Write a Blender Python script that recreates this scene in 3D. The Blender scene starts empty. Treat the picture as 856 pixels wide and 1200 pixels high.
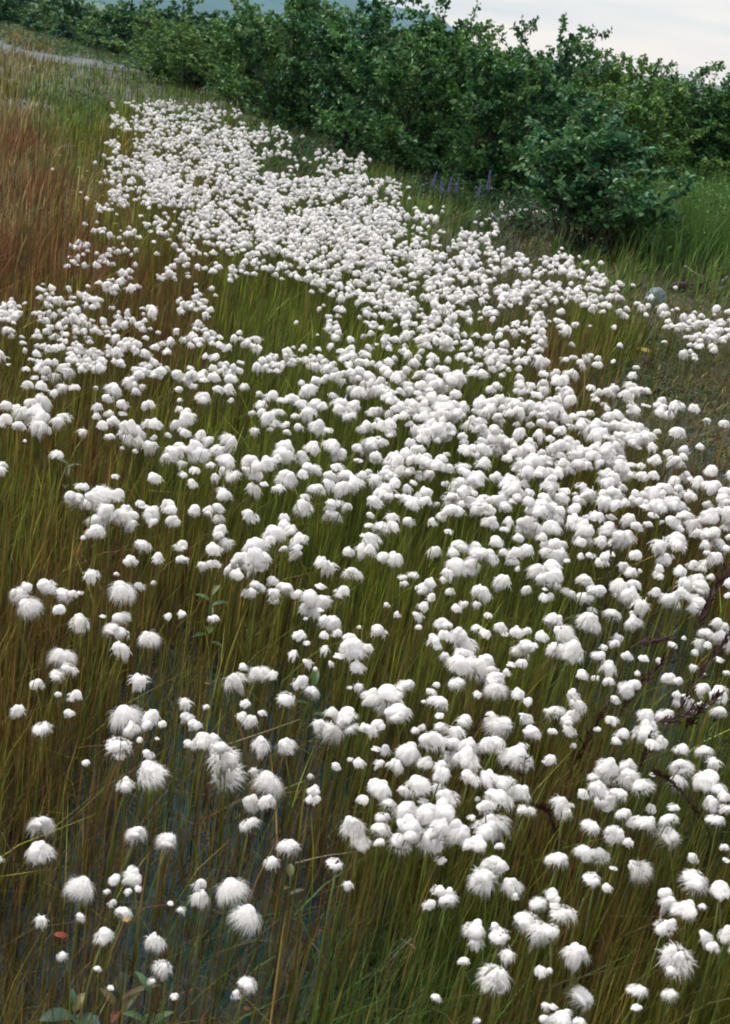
import bpy, bmesh, math, random
import numpy as np
from mathutils import Vector, Matrix
# cotton heads read off the photograph: tile origin -> "x,y,width[kind]" in quarter pixels
TR = {
(0,900):"195,262,120w 185,388,100 592,80,70 697,20,110d 645,305,100w 795,345,100w 390,545,110w 545,518,65 615,470,50 632,515,75 650,562,40 498,580,35b 602,578,28",
(214,900):"205,35,120d 75,550,60b 90,600,80d 410,55,120w 318,160,70b 397,155,70 315,258,100f 620,105,60 617,140,65 800,262,100 830,340,90 505,365,100f 422,440,60w 725,450,80f 775,545,35 230,550,120w 845,148,50 602,40,30 335,10,30",
(428,900):"50,85,80 85,95,80 245,80,100 178,105,45 362,25,70 265,155,60 110,165,80f 85,230,75f 72,285,80f 75,352,60 200,205,110 205,270,110 160,350,110 215,320,60 300,335,110 375,135,90 300,210,90 370,205,110 365,265,80 440,300,110 525,355,100 490,40,80 570,40,90 650,70,90f 730,115,90 755,195,90 625,140,120 565,185,80 595,250,110 570,295,100 530,145,30 635,370,50 362,432,55 620,455,110 565,520,120d 680,545,90d 350,575,60 400,590,55 505,230,40 345,90,50",
(642,900):"285,20,100 370,35,95 215,45,60 225,95,90 270,155,110 340,120,80 160,118,60 70,160,75 85,210,70 110,175,40 440,85,100f 210,275,85f 170,395,75 240,410,90 50,425,100f 220,522,85f 280,560,45 315,472,45f 320,310,80 290,295,35 380,350,50d 360,210,70 460,250,130f 480,185,50 565,240,85f 595,185,60 575,335,120w 415,465,85w 675,418,60f 695,535,125 810,565,90 750,50,110 800,100,70 770,160,70 830,130,60 800,240,90f 840,190,60 610,50,70d 630,0,100 487,30,35b 830,370,40 840,435,50 20,585,60 560,590,60",
(0,1050):"190,110,45b 525,35,38b 580,75,70f 490,182,70 295,280,45b 727,205,80d 770,335,75d 715,400,45w 820,472,40b 845,65,45b 800,30,35 458,345,35b 518,425,30 375,95,18",
(214,1050):"310,85,120w 302,412,80f 250,465,40w",
(428,1050):"302,38,48 385,15,80 520,160,90 520,215,50w 640,185,95 615,150,50 668,270,55w 468,310,55 620,370,120d 640,430,60d 825,350,60 752,115,100 835,165,110d 810,35,75 333,482,58b 530,585,30 850,520,40 845,580,50 705,5,30",
(642,1050):"75,85,130f 35,40,60 15,165,70 145,265,110d 175,490,120w 20,515,50 15,575,40 68,575,80 150,590,60 95,545,25 570,25,75 655,65,110 725,50,45 540,150,75 580,135,50w 735,178,65 780,240,55w 845,170,80 600,285,130 585,358,50 435,440,100f 425,520,60 577,460,75f 5,350,30 30,10,60",
(0,750):"295,68,90w 325,135,85f 275,170,75f 180,208,58 350,262,65 275,255,30 327,345,50b 90,325,55 207,412,95 562,40,65 703,0,70 655,182,65w 590,340,125w 710,355,65 760,395,40 695,395,50 612,420,70 657,465,30 735,460,20 560,500,130f 555,545,55d 695,535,45 705,590,90w 405,575,35w",
(214,750):"245,182,90 285,128,40 360,145,75w 425,160,65f 525,60,50 580,100,50 585,10,45 672,38,50 725,75,60 695,105,30 800,35,100 822,125,65f 555,195,65w 605,240,70f 485,278,80 15,290,50 112,312,30 300,295,50f 372,338,40f 280,355,50 325,375,55 25,365,60 60,400,60 95,468,80 30,487,45 150,460,60 175,500,80 200,560,130d 375,480,75d 475,490,80d 700,340,65 765,350,100 700,420,90w 790,415,80 850,410,50 825,215,35 788,222,22 790,560,30 830,575,50 715,590,45 625,135,20 640,390,50w",
(428,750):"12,35,50 320,5,60 345,30,40 460,20,90 465,60,100 375,75,40 440,110,90 510,120,110 570,95,80 590,150,70 612,180,90 615,225,80w 198,208,70 435,200,75f 310,240,55 335,210,30 272,288,28 350,290,95 355,350,60 40,270,80 110,245,110 110,285,110 150,345,120 20,410,60 65,400,60 35,440,60 465,378,68 355,410,70 425,425,60 300,465,90 350,465,70 410,480,80 235,425,40 270,410,40 590,358,65 530,252,45f 720,250,60f 765,285,40 680,115,60 665,155,40 735,60,90 760,30,80 733,110,50 790,20,50 625,400,90w 670,395,80w 745,350,40 760,375,60 780,430,75 580,490,80 620,480,70 490,490,90 480,545,100 420,550,80 500,580,60 215,525,100 290,572,70 45,510,50 95,515,50 75,575,50 140,585,70 360,590,60 735,495,60 705,545,110 750,570,70 850,330,40 845,570,50",
(642,750):"45,40,80 120,40,95 245,80,70 260,35,35 315,15,45 285,125,65 370,75,60w 448,80,60f 523,95,35 585,20,50 690,60,40 715,10,50 750,20,40 795,90,55 830,15,50 835,152,40 685,125,28 725,155,30 162,165,60 228,178,38 288,192,50f 423,155,30 370,225,70 405,205,55 565,180,60 610,190,40 120,260,60 142,305,75 120,350,60 90,380,60 30,335,90 310,278,50 300,370,62 100,420,60 350,440,65 322,475,45 120,495,30 18,425,45f 18,555,48 460,350,70 460,430,100 470,400,70 525,475,70 490,480,60 555,355,80 575,335,50 605,255,40 645,290,85 720,300,55 690,335,35 728,225,60 795,255,80 810,225,60 805,335,70 720,268,25 627,512,65 733,520,75f 782,570,55 285,585,90 370,590,70 620,585,95f 235,418,22",
(0,600):"455,45,75 450,90,70 393,120,25 505,15,70 570,20,80 620,15,70 610,50,50 710,10,70 727,42,45 815,45,65 670,155,70f 610,230,68 740,213,55f 845,160,60 845,222,45 547,293,30b 430,290,50w 575,355,100w 655,348,45 215,345,75 110,385,90w 130,430,90w 65,372,28 300,385,70 345,385,45 372,378,32 275,458,55 375,510,78 478,488,35 565,495,80 530,555,80w 575,570,60w 790,487,35 850,475,35 700,580,75w 120,350,50w 722,330,15",
(214,600):"55,5,50 118,5,45 170,35,60w 178,80,50 175,105,50 208,140,50 148,172,65 140,240,65 97,245,35 5,165,30 10,222,40 315,18,65f 475,25,50 480,60,60 510,85,65 430,100,90 400,140,60 550,130,80 540,165,60 540,195,60 480,175,42f 340,160,90 275,215,80 340,200,80 385,215,60 370,250,60 330,240,70 230,262,75 255,290,60 355,345,80f 320,380,65f 425,327,55 433,372,45 428,410,48 490,355,80 545,385,55 600,400,80 650,420,70 600,455,80 645,460,50 640,345,60f 745,375,60f 655,235,60 685,250,60 645,222,35 780,185,52f 795,285,90f 710,20,90 695,5,60 845,110,50 840,170,50 5,480,35 140,498,60f 555,575,65 700,520,80 670,500,60 665,575,40 725,570,50 785,590,60 580,500,20 830,540,20",
(428,600):"25,60,60 75,70,75 125,70,65 20,15,40 125,20,45 25,125,75 20,180,65 85,210,65 140,215,70 205,45,55 315,50,45f 360,20,50 390,88,42 330,180,50 430,160,80 415,190,50 430,250,80 490,245,90 515,170,70 540,190,70 590,205,70 592,50,75 615,142,65 672,40,40 655,80,50 750,50,80 740,85,70 790,80,70 715,120,50 650,190,45 700,190,60 690,230,60 760,175,60 715,265,25 830,120,50 840,150,60 845,185,50 820,280,100 840,310,70 650,320,68 385,285,45 375,312,45 225,295,65 180,305,45 180,335,45 270,360,75 305,330,55 310,398,40 402,373,40f 545,370,65 570,395,50 525,360,55 275,440,50 240,480,55 250,540,30 105,438,28 150,483,30 70,562,65f 430,450,45 470,430,50 525,430,30 578,480,42f 760,360,35 840,360,30 840,400,50 360,520,70 385,530,60 370,575,65 440,570,80 315,588,50 525,545,55 565,565,65 630,540,60 660,570,45 707,560,60 760,555,42f 830,580,55 850,510,30",
(642,600):"30,30,70 20,70,70 120,40,100 185,25,40 180,80,80 165,125,80 150,140,50 240,25,60 290,20,60 280,75,80 340,110,110 330,150,90 380,115,60 250,135,60 290,190,60 260,235,58 270,210,50 220,10,40 385,30,60 415,70,65 465,55,45 490,10,60 525,148,60f 540,45,25 585,45,60 620,80,40 640,20,80 680,50,60 730,30,50 770,20,70 605,130,80 620,165,60 700,100,50 770,95,80 740,150,45 800,150,80 835,70,50 850,120,40 745,190,40 790,210,60 745,240,65 840,170,40 155,205,30 195,200,50 408,203,55f 355,247,38 390,285,60 433,275,18 545,225,60 560,205,50 520,260,45 530,300,45 515,285,35 625,275,65 675,250,50 720,265,60 765,305,38 700,320,80 720,355,90 640,335,65 625,385,75 575,410,85 555,395,50 500,378,50f 850,330,60 850,390,40 340,345,75 405,345,60 380,390,85 335,385,60 180,320,75 110,380,75 235,365,75 170,400,70 205,455,50 710,420,75 690,455,60 195,512,100 438,430,62f 395,520,75 305,478,80f 395,470,20 35,505,75 60,555,70w 100,595,80 325,590,50 800,525,65 745,570,70 830,540,50 50,200,80 30,150,60 70,155,50 95,225,40 20,250,80 40,290,70 30,320,60 45,345,35 10,395,40 640,590,20 820,585,70",
(214,450):"20,155,70 55,10,40 105,65,70 165,20,60 215,30,60 290,15,50 325,135,40 365,50,35 370,100,55 415,60,60 450,130,80 430,180,60 405,150,55 338,215,32 410,212,38 490,190,45 490,228,45 548,205,45w 380,140,50 465,75,50 520,70,80 560,95,70 620,100,70 660,105,50 590,130,60 640,195,80 680,215,50 585,30,70 600,10,60 700,50,50 745,85,60 800,100,100 780,150,80 830,40,70 740,120,60 795,30,60 225,78,25 20,130,45 15,230,50 85,240,55 130,260,60 230,262,70 60,290,70 10,300,50 75,330,80 170,315,70 215,310,60 210,360,70 130,380,50 60,400,60 155,430,45 45,465,45 200,410,60 240,430,80 10,375,40 10,425,35 320,360,70 300,400,60 355,385,60 400,365,70 345,430,60 330,490,60 380,465,50 370,395,20 470,330,80 490,290,70 445,350,50 490,440,90 445,490,65f 610,295,65 555,340,70 600,395,110 560,420,60 705,290,70 735,330,70 725,385,65 690,440,80 680,460,60 635,490,80f 770,430,90 800,470,110 830,360,60 820,300,50 835,210,45 750,480,60 840,430,50 200,520,70 185,495,35 60,585,60 160,580,60 125,590,50 575,525,50 565,570,75 700,555,70 735,555,60 770,575,50 690,580,50 530,150,40",
(0,450):"130,5,50 195,5,50 255,40,40 225,30,30 293,10,35 352,15,60w 448,15,25 535,25,75 505,68,50 460,105,40 455,150,38 575,95,55 515,140,45 530,175,60 480,190,55 575,140,60 510,245,55 600,200,80 635,235,80 620,255,80 590,230,60 697,95,60 730,185,60 690,185,45 785,240,38f 705,285,55f 720,253,30f 840,25,35 845,75,25 840,120,40 830,185,45 850,215,40 815,320,80 790,345,80 840,300,60 850,370,35 725,440,70 850,420,30 30,100,55 75,105,70 195,75,65 110,130,90 150,90,50 175,125,80 150,165,70 200,150,70 180,190,70 215,210,55 90,200,70f 15,175,70 270,170,45 300,150,70 388,220,35f 275,325,65w 118,265,15 18,385,25 572,300,18 540,430,35w 635,315,25 385,480,65w 370,540,90w 340,530,60w 440,520,90w 490,520,80 545,525,65 460,490,60 415,560,60 510,590,80 590,590,60 660,555,45 690,575,50 720,595,60 785,570,65 800,590,55",
}
# share of the ground hidden by white heads, 30 px rows from y=120, 20 columns
GRID = """00035410000000000000
00025663000000000000
00057564240000000000
00047667674000000000
00102667777200000000
00221467777543000000
00233234778885563000
24432210357766766100
56653521146773633465
25654532444676510025
15553444656555444000
00000000007776654720
00000000007777677610
00000000007567777530
00000000006677677663
00000000004477777766"""

random.seed(7); rng = np.random.default_rng(7)
PI = math.pi
sc = bpy.context.scene
COL = sc.collection
# ------------------------------------------------------------------ camera
F = 1600.0; CX, CY = 428.0, 600.0; CAMH = 1.65
ROLL = math.radians(7.5); PITCH = math.radians(19.0)
r0 = np.array([1, 0, 0.]); u0 = np.array([0, math.sin(PITCH), math.cos(PITCH)]); fw = np.array([0, math.cos(PITCH), -math.sin(PITCH)])
RT = math.cos(ROLL)*r0 + math.sin(ROLL)*u0
UP = math.cos(ROLL)*u0 - math.sin(ROLL)*r0
cam = bpy.data.cameras.new('camera'); co = bpy.data.objects.new('camera', cam); COL.objects.link(co)
co.matrix_world = Matrix(((RT[0], UP[0], -fw[0], 0), (RT[1], UP[1], -fw[1], 0), (RT[2], UP[2], -fw[2], CAMH), (0, 0, 0, 1)))
cam.sensor_fit = 'VERTICAL'; cam.sensor_height = 36; cam.sensor_width = 36; cam.lens = 48; cam.clip_end = 20000; cam.clip_start = 0.05
cam.dof.use_dof = True; cam.dof.focus_distance = 5.0; cam.dof.aperture_fstop = 14.0
sc.camera = co

def sstep(t): t = np.clip(t, 0, 1); return t*t*(3-2*t)
def interp(x, xs, ys): return np.interp(x, xs, ys)
YB = [0, 4.5, 6.2, 7.5, 9.5, 12.5, 16.5, 21, 28, 60]
XL = [-2.6, -2.3, -2.2, -2.1, -2.2, -2.7, -3.7, -5.0, -7.0, -16]   # foot of the left bank
XR = [2.3, 1.9, 1.7, 1.8, 2.4, 1.6, 0.3, -1.5, -3.2, -12]         # edge of the drier ground
def terr(x, y):
    x = np.asarray(x, float); y = np.asarray(y, float)
    xl = interp(y, YB, XL); xr = interp(y, YB, XR)
    h = 0.42*sstep((xl-x)/3.2) + 0.10*sstep((x-xr)/1.4)
    h = h + 0.018*np.sin(2.1*x+0.7*y) * np.cos(1.7*y-0.9*x) + 0.012*np.sin(5.3*x+1.1)*np.sin(4.1*y) 
    wet = np.exp(-(((x+0.42)/0.26)**2+((y-2.8)/0.9)**2)) + 0.8*np.exp(-(((x+0.15)/0.2)**2+((y-2.3)/0.6)**2)) + np.exp(-(((x-0.85)/0.25)**2+((y-3.4)/0.8)**2)) + .7*np.exp(-(((x+0.1)/0.12)**2+((y-3.3)/0.5)**2))
    h = h - 0.06*np.clip(wet, 0, 1)
    far = np.clip((np.hypot(x, y)-60)/100, 0, 1)
    return h*(1-far)
def ray(px, py):
    return fw + RT*((px-CX)/F) - UP*((py-CY)/F)
def P(px, py, dz=0.0):
    d = ray(px, py); z = dz
    for _ in range(12):
        t = (z-CAMH)/min(d[2], -1e-3); t = min(t, 400)
        z = 0.5*z + 0.5*(float(terr(d[0]*t, d[1]*t))+dz)
    return np.array([d[0]*t, d[1]*t, CAMH+d[2]*t])
def depth(p): return float(np.dot(np.asarray(p)-[0, 0, CAMH], fw))
def proj(x, y, z):
    v = np.stack([x, y, z-CAMH], -1); D = v @ fw
    return CX + F*(v@RT)/D, CY - F*(v@UP)/D

# ------------------------------------------------------------------ helpers
def tag(o, label=None, cat=None, group=None, kind=None):
    if label: o['label'] = label
    if cat: o['category'] = cat
    if group: o['group'] = group
    if kind: o['kind'] = kind
    return o
def link(name, data, parent=None, loc=None):
    o = bpy.data.objects.new(name, data); COL.objects.link(o)
    if parent is not None: o.parent = parent
    if loc is not None: o.location = [float(c) for c in loc]
    return o
def empty(name, loc, rz=0.0):
    o = link(name, None, None, loc); o.rotation_euler = (0, 0, rz); o.empty_display_size = .05; return o
def mesh(name, V, quads=None, tris=None, mats=(), col=None, smooth=True, qm=None, tm=None):
    V = np.asarray(V, np.float32)
    q = np.zeros((0, 4), np.int32) if quads is None or len(quads) == 0 else np.asarray(quads, np.int32)
    t = np.zeros((0, 3), np.int32) if tris is None or len(tris) == 0 else np.asarray(tris, np.int32)
    me = bpy.data.meshes.new(name)
    me.vertices.add(len(V)); me.vertices.foreach_set('co', V.ravel())
    me.loops.add(q.size+t.size); me.loops.foreach_set('vertex_index', np.concatenate([q.ravel(), t.ravel()]))
    n = len(q)+len(t); me.polygons.add(n)
    st = np.concatenate([np.arange(len(q))*4, q.size+np.arange(len(t))*3]).astype(np.int32)
    me.polygons.foreach_set('loop_start', st)
    me.polygons.foreach_set('use_smooth', np.full(n, smooth))
    if qm is not None or tm is not None:
        mi = np.concatenate([np.zeros(len(q), np.int32) if qm is None else np.asarray(qm, np.int32), np.zeros(len(t), np.int32) if tm is None else np.asarray(tm, np.int32)])
        me.polygons.foreach_set('material_index', mi)
    for m in mats: me.materials.append(m)
    if col is not None:
        a = me.color_attributes.new('col', 'FLOAT_COLOR', 'POINT')
        c = np.ones((len(V), 4), np.float32); c[:, :3] = col; a.data.foreach_set('color', c.ravel())
    me.update(); me.validate()
    return me
class MB:
    """collects geometry of one mesh object"""
    def __init__(s): s.V = []; s.Q = []; s.T = []; s.C = []; s.n = 0; s.qm = []; s.tm = []
    def add(s, V, Q=None, T=None, col=(.5, .5, .5), m=0):
        V = np.asarray(V, float); s.V.append(V)
        if Q is not None and len(Q): s.Q.append(np.asarray(Q)+s.n); s.qm.append(np.full(len(Q), m))
        if T is not None and len(T): s.T.append(np.asarray(T)+s.n); s.tm.append(np.full(len(T), m))
        c = np.zeros((len(V), 3)); c[:] = col; s.C.append(c); s.n += len(V)
    def mesh(s, name, mats, smooth=True):
        return mesh(name, np.concatenate(s.V), np.concatenate(s.Q) if s.Q else None, np.concatenate(s.T) if s.T else None, mats, np.concatenate(s.C), smooth,
                    np.concatenate(s.qm) if s.qm else None, np.concatenate(s.tm) if s.tm else None)
    def tube(s, pts, rad, sides=5, col=(.5, .5, .5), m=0, cap=True):
        pts = np.asarray(pts, float); n = len(pts); rad = np.broadcast_to(rad, (n,))
        tan = np.gradient(pts, axis=0); tan /= np.linalg.norm(tan, axis=1)[:, None]+1e-9
        ref = np.where(np.abs(tan[:, 2:3]) > .9, [[1, 0, 0.]], [[0, 0, 1.]])
        a = np.cross(tan, ref); a /= np.linalg.norm(a, axis=1)[:, None]+1e-9; b = np.cross(tan, a)
        th = np.arange(sides)*2*PI/sides
        V = pts[:, None]+rad[:, None, None]*(a[:, None]*np.cos(th)[None, :, None]+b[:, None]*np.sin(th)[None, :, None])
        V = V.reshape(-1, 3); Q = []
        for i in range(n-1):
            for k in range(sides): Q.append((i*sides+k, i*sides+(k+1) % sides, (i+1)*sides+(k+1) % sides, (i+1)*sides+k))
        T = []
        if cap:
            V = np.vstack([V, pts[0], pts[-1]]); e = len(V)
            for k in range(sides):
                T.append((e-2, (k+1) % sides, k)); T.append((e-1, (n-1)*sides+k, (n-1)*sides+(k+1) % sides))
        s.add(V, Q, T, col, m)
def ico(sub):
    bm = bmesh.new(); bmesh.ops.create_icosphere(bm, subdivisions=sub, radius=1.0)
    V = np.array([v.co[:] for v in bm.verts]); T = np.array([[v.index for v in f.verts] for f in bm.faces]); bm.free(); return V, T
ICO = {k: ico(k) for k in (1, 2, 3, 4)}
def wob(V, amp, fr, seed):
    r = np.random.default_rng(seed); o = np.zeros(len(V))
    for i in range(7):
        d = r.normal(size=3)*fr*(0.7+.25*i); o += np.sin(V@d+r.uniform(0, 6))/(1+.35*i)
    return amp*o/2.5

def nodes(m): 
    m.use_nodes = True; nt = m.node_tree; nt.nodes.clear(); return nt, nt.nodes, nt.links
def plant_mat(name, rough=.55, trans=.3, spec=.4, noise=0.25, tint=None):
    m = bpy.data.materials.new(name); nt, N, L = nodes(m)
    out = N.new('ShaderNodeOutputMaterial'); at = N.new('ShaderNodeVertexColor'); at.layer_name = 'col'
    no = N.new('ShaderNodeTexNoise'); no.inputs['Scale'].default_value = 14; geo = N.new('ShaderNodeNewGeometry'); L.new(geo.outputs['Position'], no.inputs['Vector'])
    mr = N.new('ShaderNodeMapRange'); mr.inputs[3].default_value = 1-noise; mr.inputs[4].default_value = 1+noise; mr.inputs[1].default_value = .3; mr.inputs[2].default_value = .7
    L.new(no.outputs[0], mr.inputs[0])
    mx = N.new('ShaderNodeVectorMath'); mx.operation = 'SCALE'; L.new(at.outputs[0], mx.inputs[0]); L.new(mr.outputs[0], mx.inputs['Scale'])
    bs = N.new('ShaderNodeBsdfPrincipled'); bs.inputs['Roughness'].default_value = rough; bs.inputs['Specular IOR Level'].default_value = spec
    L.new(mx.outputs[0], bs.inputs['Base Color'])
    if trans > 0:
        tr = N.new('ShaderNodeBsdfTranslucent'); L.new(mx.outputs[0], tr.inputs[0]); ms = N.new('ShaderNodeMixShader'); ms.inputs[0].default_value = trans
        L.new(bs.outputs[0], ms.inputs[1]); L.new(tr.outputs[0], ms.inputs[2]); L.new(ms.outputs[0], out.inputs[0])
    else: L.new(bs.outputs[0], out.inputs[0])
    return m
M_grass = plant_mat('grass_blade', .6, .25, .25)
M_leaf = plant_mat('shrub_leaf', .5, .3, .35, .3)
M_bark = plant_mat('bark', .85, 0, .2, .3)
M_stem = plant_mat('stem', .6, 0, .3, .15)
M_cotton = plant_mat('cotton', .95, .5, .0, .01)
M_petal = plant_mat('petal', .6, .3, .2, .1)
def rough_mat(name, c1, c2, scale, bump=.3, rough=.9, c3=None):
    m = bpy.data.materials.new(name); nt, N, L = nodes(m); out = N.new('ShaderNodeOutputMaterial'); bs = N.new('ShaderNodeBsdfPrincipled'); bs.inputs['Roughness'].default_value = rough
    tc = N.new('ShaderNodeTexCoord'); no = N.new('ShaderNodeTexNoise'); no.inputs['Scale'].default_value = scale; no.inputs['Detail'].default_value = 8; no.inputs['Roughness'].default_value = .65
    L.new(tc.outputs['Object'], no.inputs['Vector']); cr = N.new('ShaderNodeValToRGB'); cr.color_ramp.elements[0].color = (*c1, 1); cr.color_ramp.elements[1].color = (*c2, 1)
    cr.color_ramp.elements[0].position = .35; cr.color_ramp.elements[1].position = .65
    if c3: e = cr.color_ramp.elements.new(.5); e.color = (*c3, 1)
    L.new(no.outputs[0], cr.inputs[0]); L.new(cr.outputs[0], bs.inputs['Base Color'])
    bp = N.new('ShaderNodeBump'); bp.inputs['Strength'].default_value = bump; n2 = N.new('ShaderNodeTexNoise'); n2.inputs['Scale'].default_value = scale*4; n2.inputs['Detail'].default_value = 6
    L.new(tc.outputs['Object'], n2.inputs['Vector']); L.new(n2.outputs[0], bp.inputs['Height']); L.new(bp.outputs[0], bs.inputs['Normal']); L.new(bs.outputs[0], out.inputs[0]); return m
M_soil = rough_mat('wet_soil', (.018, .012, .006), (.055, .045, .015), 1.3, .6, .8, (.035, .03, .01))
M_gravel = rough_mat('gravel', (.05, .06, .066), (.13, .14, .15), 9, .8, .95, (.085, .095, .10))
M_hill = rough_mat('forested_slope', (.015, .045, .035), (.035, .08, .06), .004, .2)
M_stone = rough_mat('stone', (.035, .06, .07), (.14, .18, .185), 38, .4, .6)
M_wood = rough_mat('rotten_wood', (.012, .007, .006), (.045, .022, .015), 9, .6, .9)
M_pale = rough_mat('bleached_wood', (.25, .22, .19), (.5, .45, .40), 20, .3, .8)
m = bpy.data.materials.new('pool_water'); nt, N, L = nodes(m); out = N.new('ShaderNodeOutputMaterial'); bs = N.new('ShaderNodeBsdfPrincipled')
bs.inputs['Base Color'].default_value = (.010, .035, .042, 1); bs.inputs['Roughness'].default_value = .15; bs.inputs['IOR'].default_value = 1.33
no = N.new('ShaderNodeTexNoise'); no.inputs['Scale'].default_value = 6; tc = N.new('ShaderNodeTexCoord'); L.new(tc.outputs['Object'], no.inputs['Vector'])
bp = N.new('ShaderNodeBump'); bp.inputs['Strength'].default_value = .08; L.new(no.outputs[0], bp.inputs['Height']); L.new(bp.outputs[0], bs.inputs['Normal']); L.new(bs.outputs[0], out.inputs[0]); M_water = m

# ------------------------------------------------------------------ setting
def grid_mesh(name, X, Y, Z, mat):
    h, w = X.shape; V = np.stack([X, Y, Z], -1).reshape(-1, 3); i = np.arange((h-1)*(w-1)); r = i//(w-1); c = i % (w-1); a = r*w+c
    return mesh(name, V, np.stack([a, a+1, a+w+1, a+w], -1), None, [mat])
az = np.radians(np.concatenate([np.arange(-180, -30, 5), np.arange(-30, 30, .35), np.arange(30, 181, 5)]))
rr = np.concatenate([[0.05], np.linspace(.5, 12, 150), np.geomspace(12.3, 60, 70), np.geomspace(64, 3600, 26)])
R_, A_ = np.meshgrid(rr, az); X, Y = R_*np.sin(A_), R_*np.cos(A_)
nt = M_soil.node_tree; N, L = nt.nodes, nt.links; bs_ = next(q for q in N if q.type == 'BSDF_PRINCIPLED'); src = bs_.inputs['Base Color'].links[0].from_socket
g_ = N.new('ShaderNodeNewGeometry'); ln_ = N.new('ShaderNodeVectorMath'); ln_.operation = 'LENGTH'; L.new(g_.outputs['Position'], ln_.inputs[0]); mr_ = N.new('ShaderNodeMapRange'); mr_.inputs[1].default_value = 25; mr_.inputs[2].default_value = 70; L.new(ln_.outputs['Value'], mr_.inputs[0])
mx_ = N.new('ShaderNodeMixRGB'); L.new(mr_.outputs[0], mx_.inputs[0]); L.new(src, mx_.inputs[1]); mx_.inputs[2].default_value = (.035, .075, .03, 1); L.new(mx_.outputs[0], bs_.inputs['Base Color'])   # moss and mud near by, meadow green far off
tag(link('ground', grid_mesh('ground', X, Y, terr(X, Y), M_soil)), 'wet dark soil and moss under the meadow', None, None, 'structure')
# shallow standing water in the ditch
gx = np.linspace(0, 1, 12); gy = np.concatenate([np.linspace(.8, 8, 16), np.linspace(9, 20, 12)])
Xw = np.array([[interp(y, YB, XL)+.1+(interp(y, YB, XR)-interp(y, YB, XL)-.2)*g for g in gx] for y in gy]); Yw = np.repeat(gy[:, None], 12, 1)
tag(link('water', grid_mesh('water', Xw, Yw, np.full_like(Xw, -.012), M_water)), 'shallow standing water between the grass stems', None, None, 'structure')
# gravel road along the bank, bending behind the thicket
rp = np.array([[-28, -8], [-25, 8], [-21.5, 19], [-17.3, 29.5], [-13.6, 36.6], [-10.6, 40.2], [-7.2, 40.4], [-2, 41], [8, 43]])
rp = np.array([[interp(t, range(len(rp)), rp[:, 0]), interp(t, range(len(rp)), rp[:, 1])] for t in np.linspace(0, len(rp)-1, 90)])
for _ in range(6): rp[1:-1] = (rp[:-2]+2*rp[1:-1]+rp[2:])/4
tg = np.gradient(rp, axis=0); tg /= np.linalg.norm(tg, axis=1)[:, None]; nn = np.stack([tg[:, 1], -tg[:, 0]], -1)
ww = np.linspace(-1, 1, 9)*2.5; Xr = rp[:, :1]+nn[:, :1]*ww; Yr = rp[:, 1:]+nn[:, 1:]*ww
Zr = terr(Xr, Yr)+.05-.03*(np.abs(ww)/2.5)**2+.008*np.sin(Xr*3)*np.cos(Yr*4)
tag(link('gravel_road', grid_mesh('gravel_road', Xr, Yr, Zr, M_gravel)), 'pale grey gravel road curving round behind the bushes', None, None, 'structure')
def road_dist(x, y):
    d = np.full(np.shape(x), 1e9)
    for q in rp[::2]: d = np.minimum(d, np.hypot(x-q[0], y-q[1]))
    return d
# bare gravel patch on the bank
pc = P(40, 128); a = np.linspace(0, 2*PI, 40); rr2 = np.linspace(0.02, 1, 8); A2, R2 = np.meshgrid(a, rr2)
Rp = R2*(1+.25*np.sin(3*A2)+.12*np.sin(7*A2)); Xp = pc[0]+.30*Rp*np.cos(A2)-.1; Yp = pc[1]+1.5*Rp*np.sin(A2)
tag(link('gravel_patch', grid_mesh('gravel_patch', Xp, Yp, terr(Xp, Yp)+.006+.01*np.sin(Xp*9)*np.sin(Yp*11), M_gravel)), 'bare grey gravel patch on the rusty bank', None, None, 'structure')
# hillside far behind
azd = np.linspace(-75, 30, 240); rad = np.linspace(2200, 3600, 26)
el = interp(azd, [-75, -35, -20, -12, -6, -3.2, -1.6, -0.4, 0.6, 1.6, 2.6, 4, 8, 30], [3.5, 5.5, 5.2, 3.8, 2.5, 1.95, 1.62, 1.55, 1.2, .5, .25, .12, .05, .05])
A3, R3 = np.meshgrid(np.radians(azd), rad); prof = np.sin(np.clip((R3-2200)/1400, 0, 1)*PI*.5)**1.2*np.where(R3 > 3300, 1-(R3-3300)/700, 1)
ridge = np.tan(np.radians(el))[None, :]*3250
Z3 = ridge*prof*(1+.05*np.sin(A3*60+R3*.004)+.03*np.sin(A3*170)*np.sin(R3*.02))-6
tag(link('mountain', grid_mesh('mountain', R3*np.sin(A3), R3*np.cos(A3), Z3, M_hill)), 'long blue mountain slope falling to the right behind the thicket', None, None, 'structure')

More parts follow.
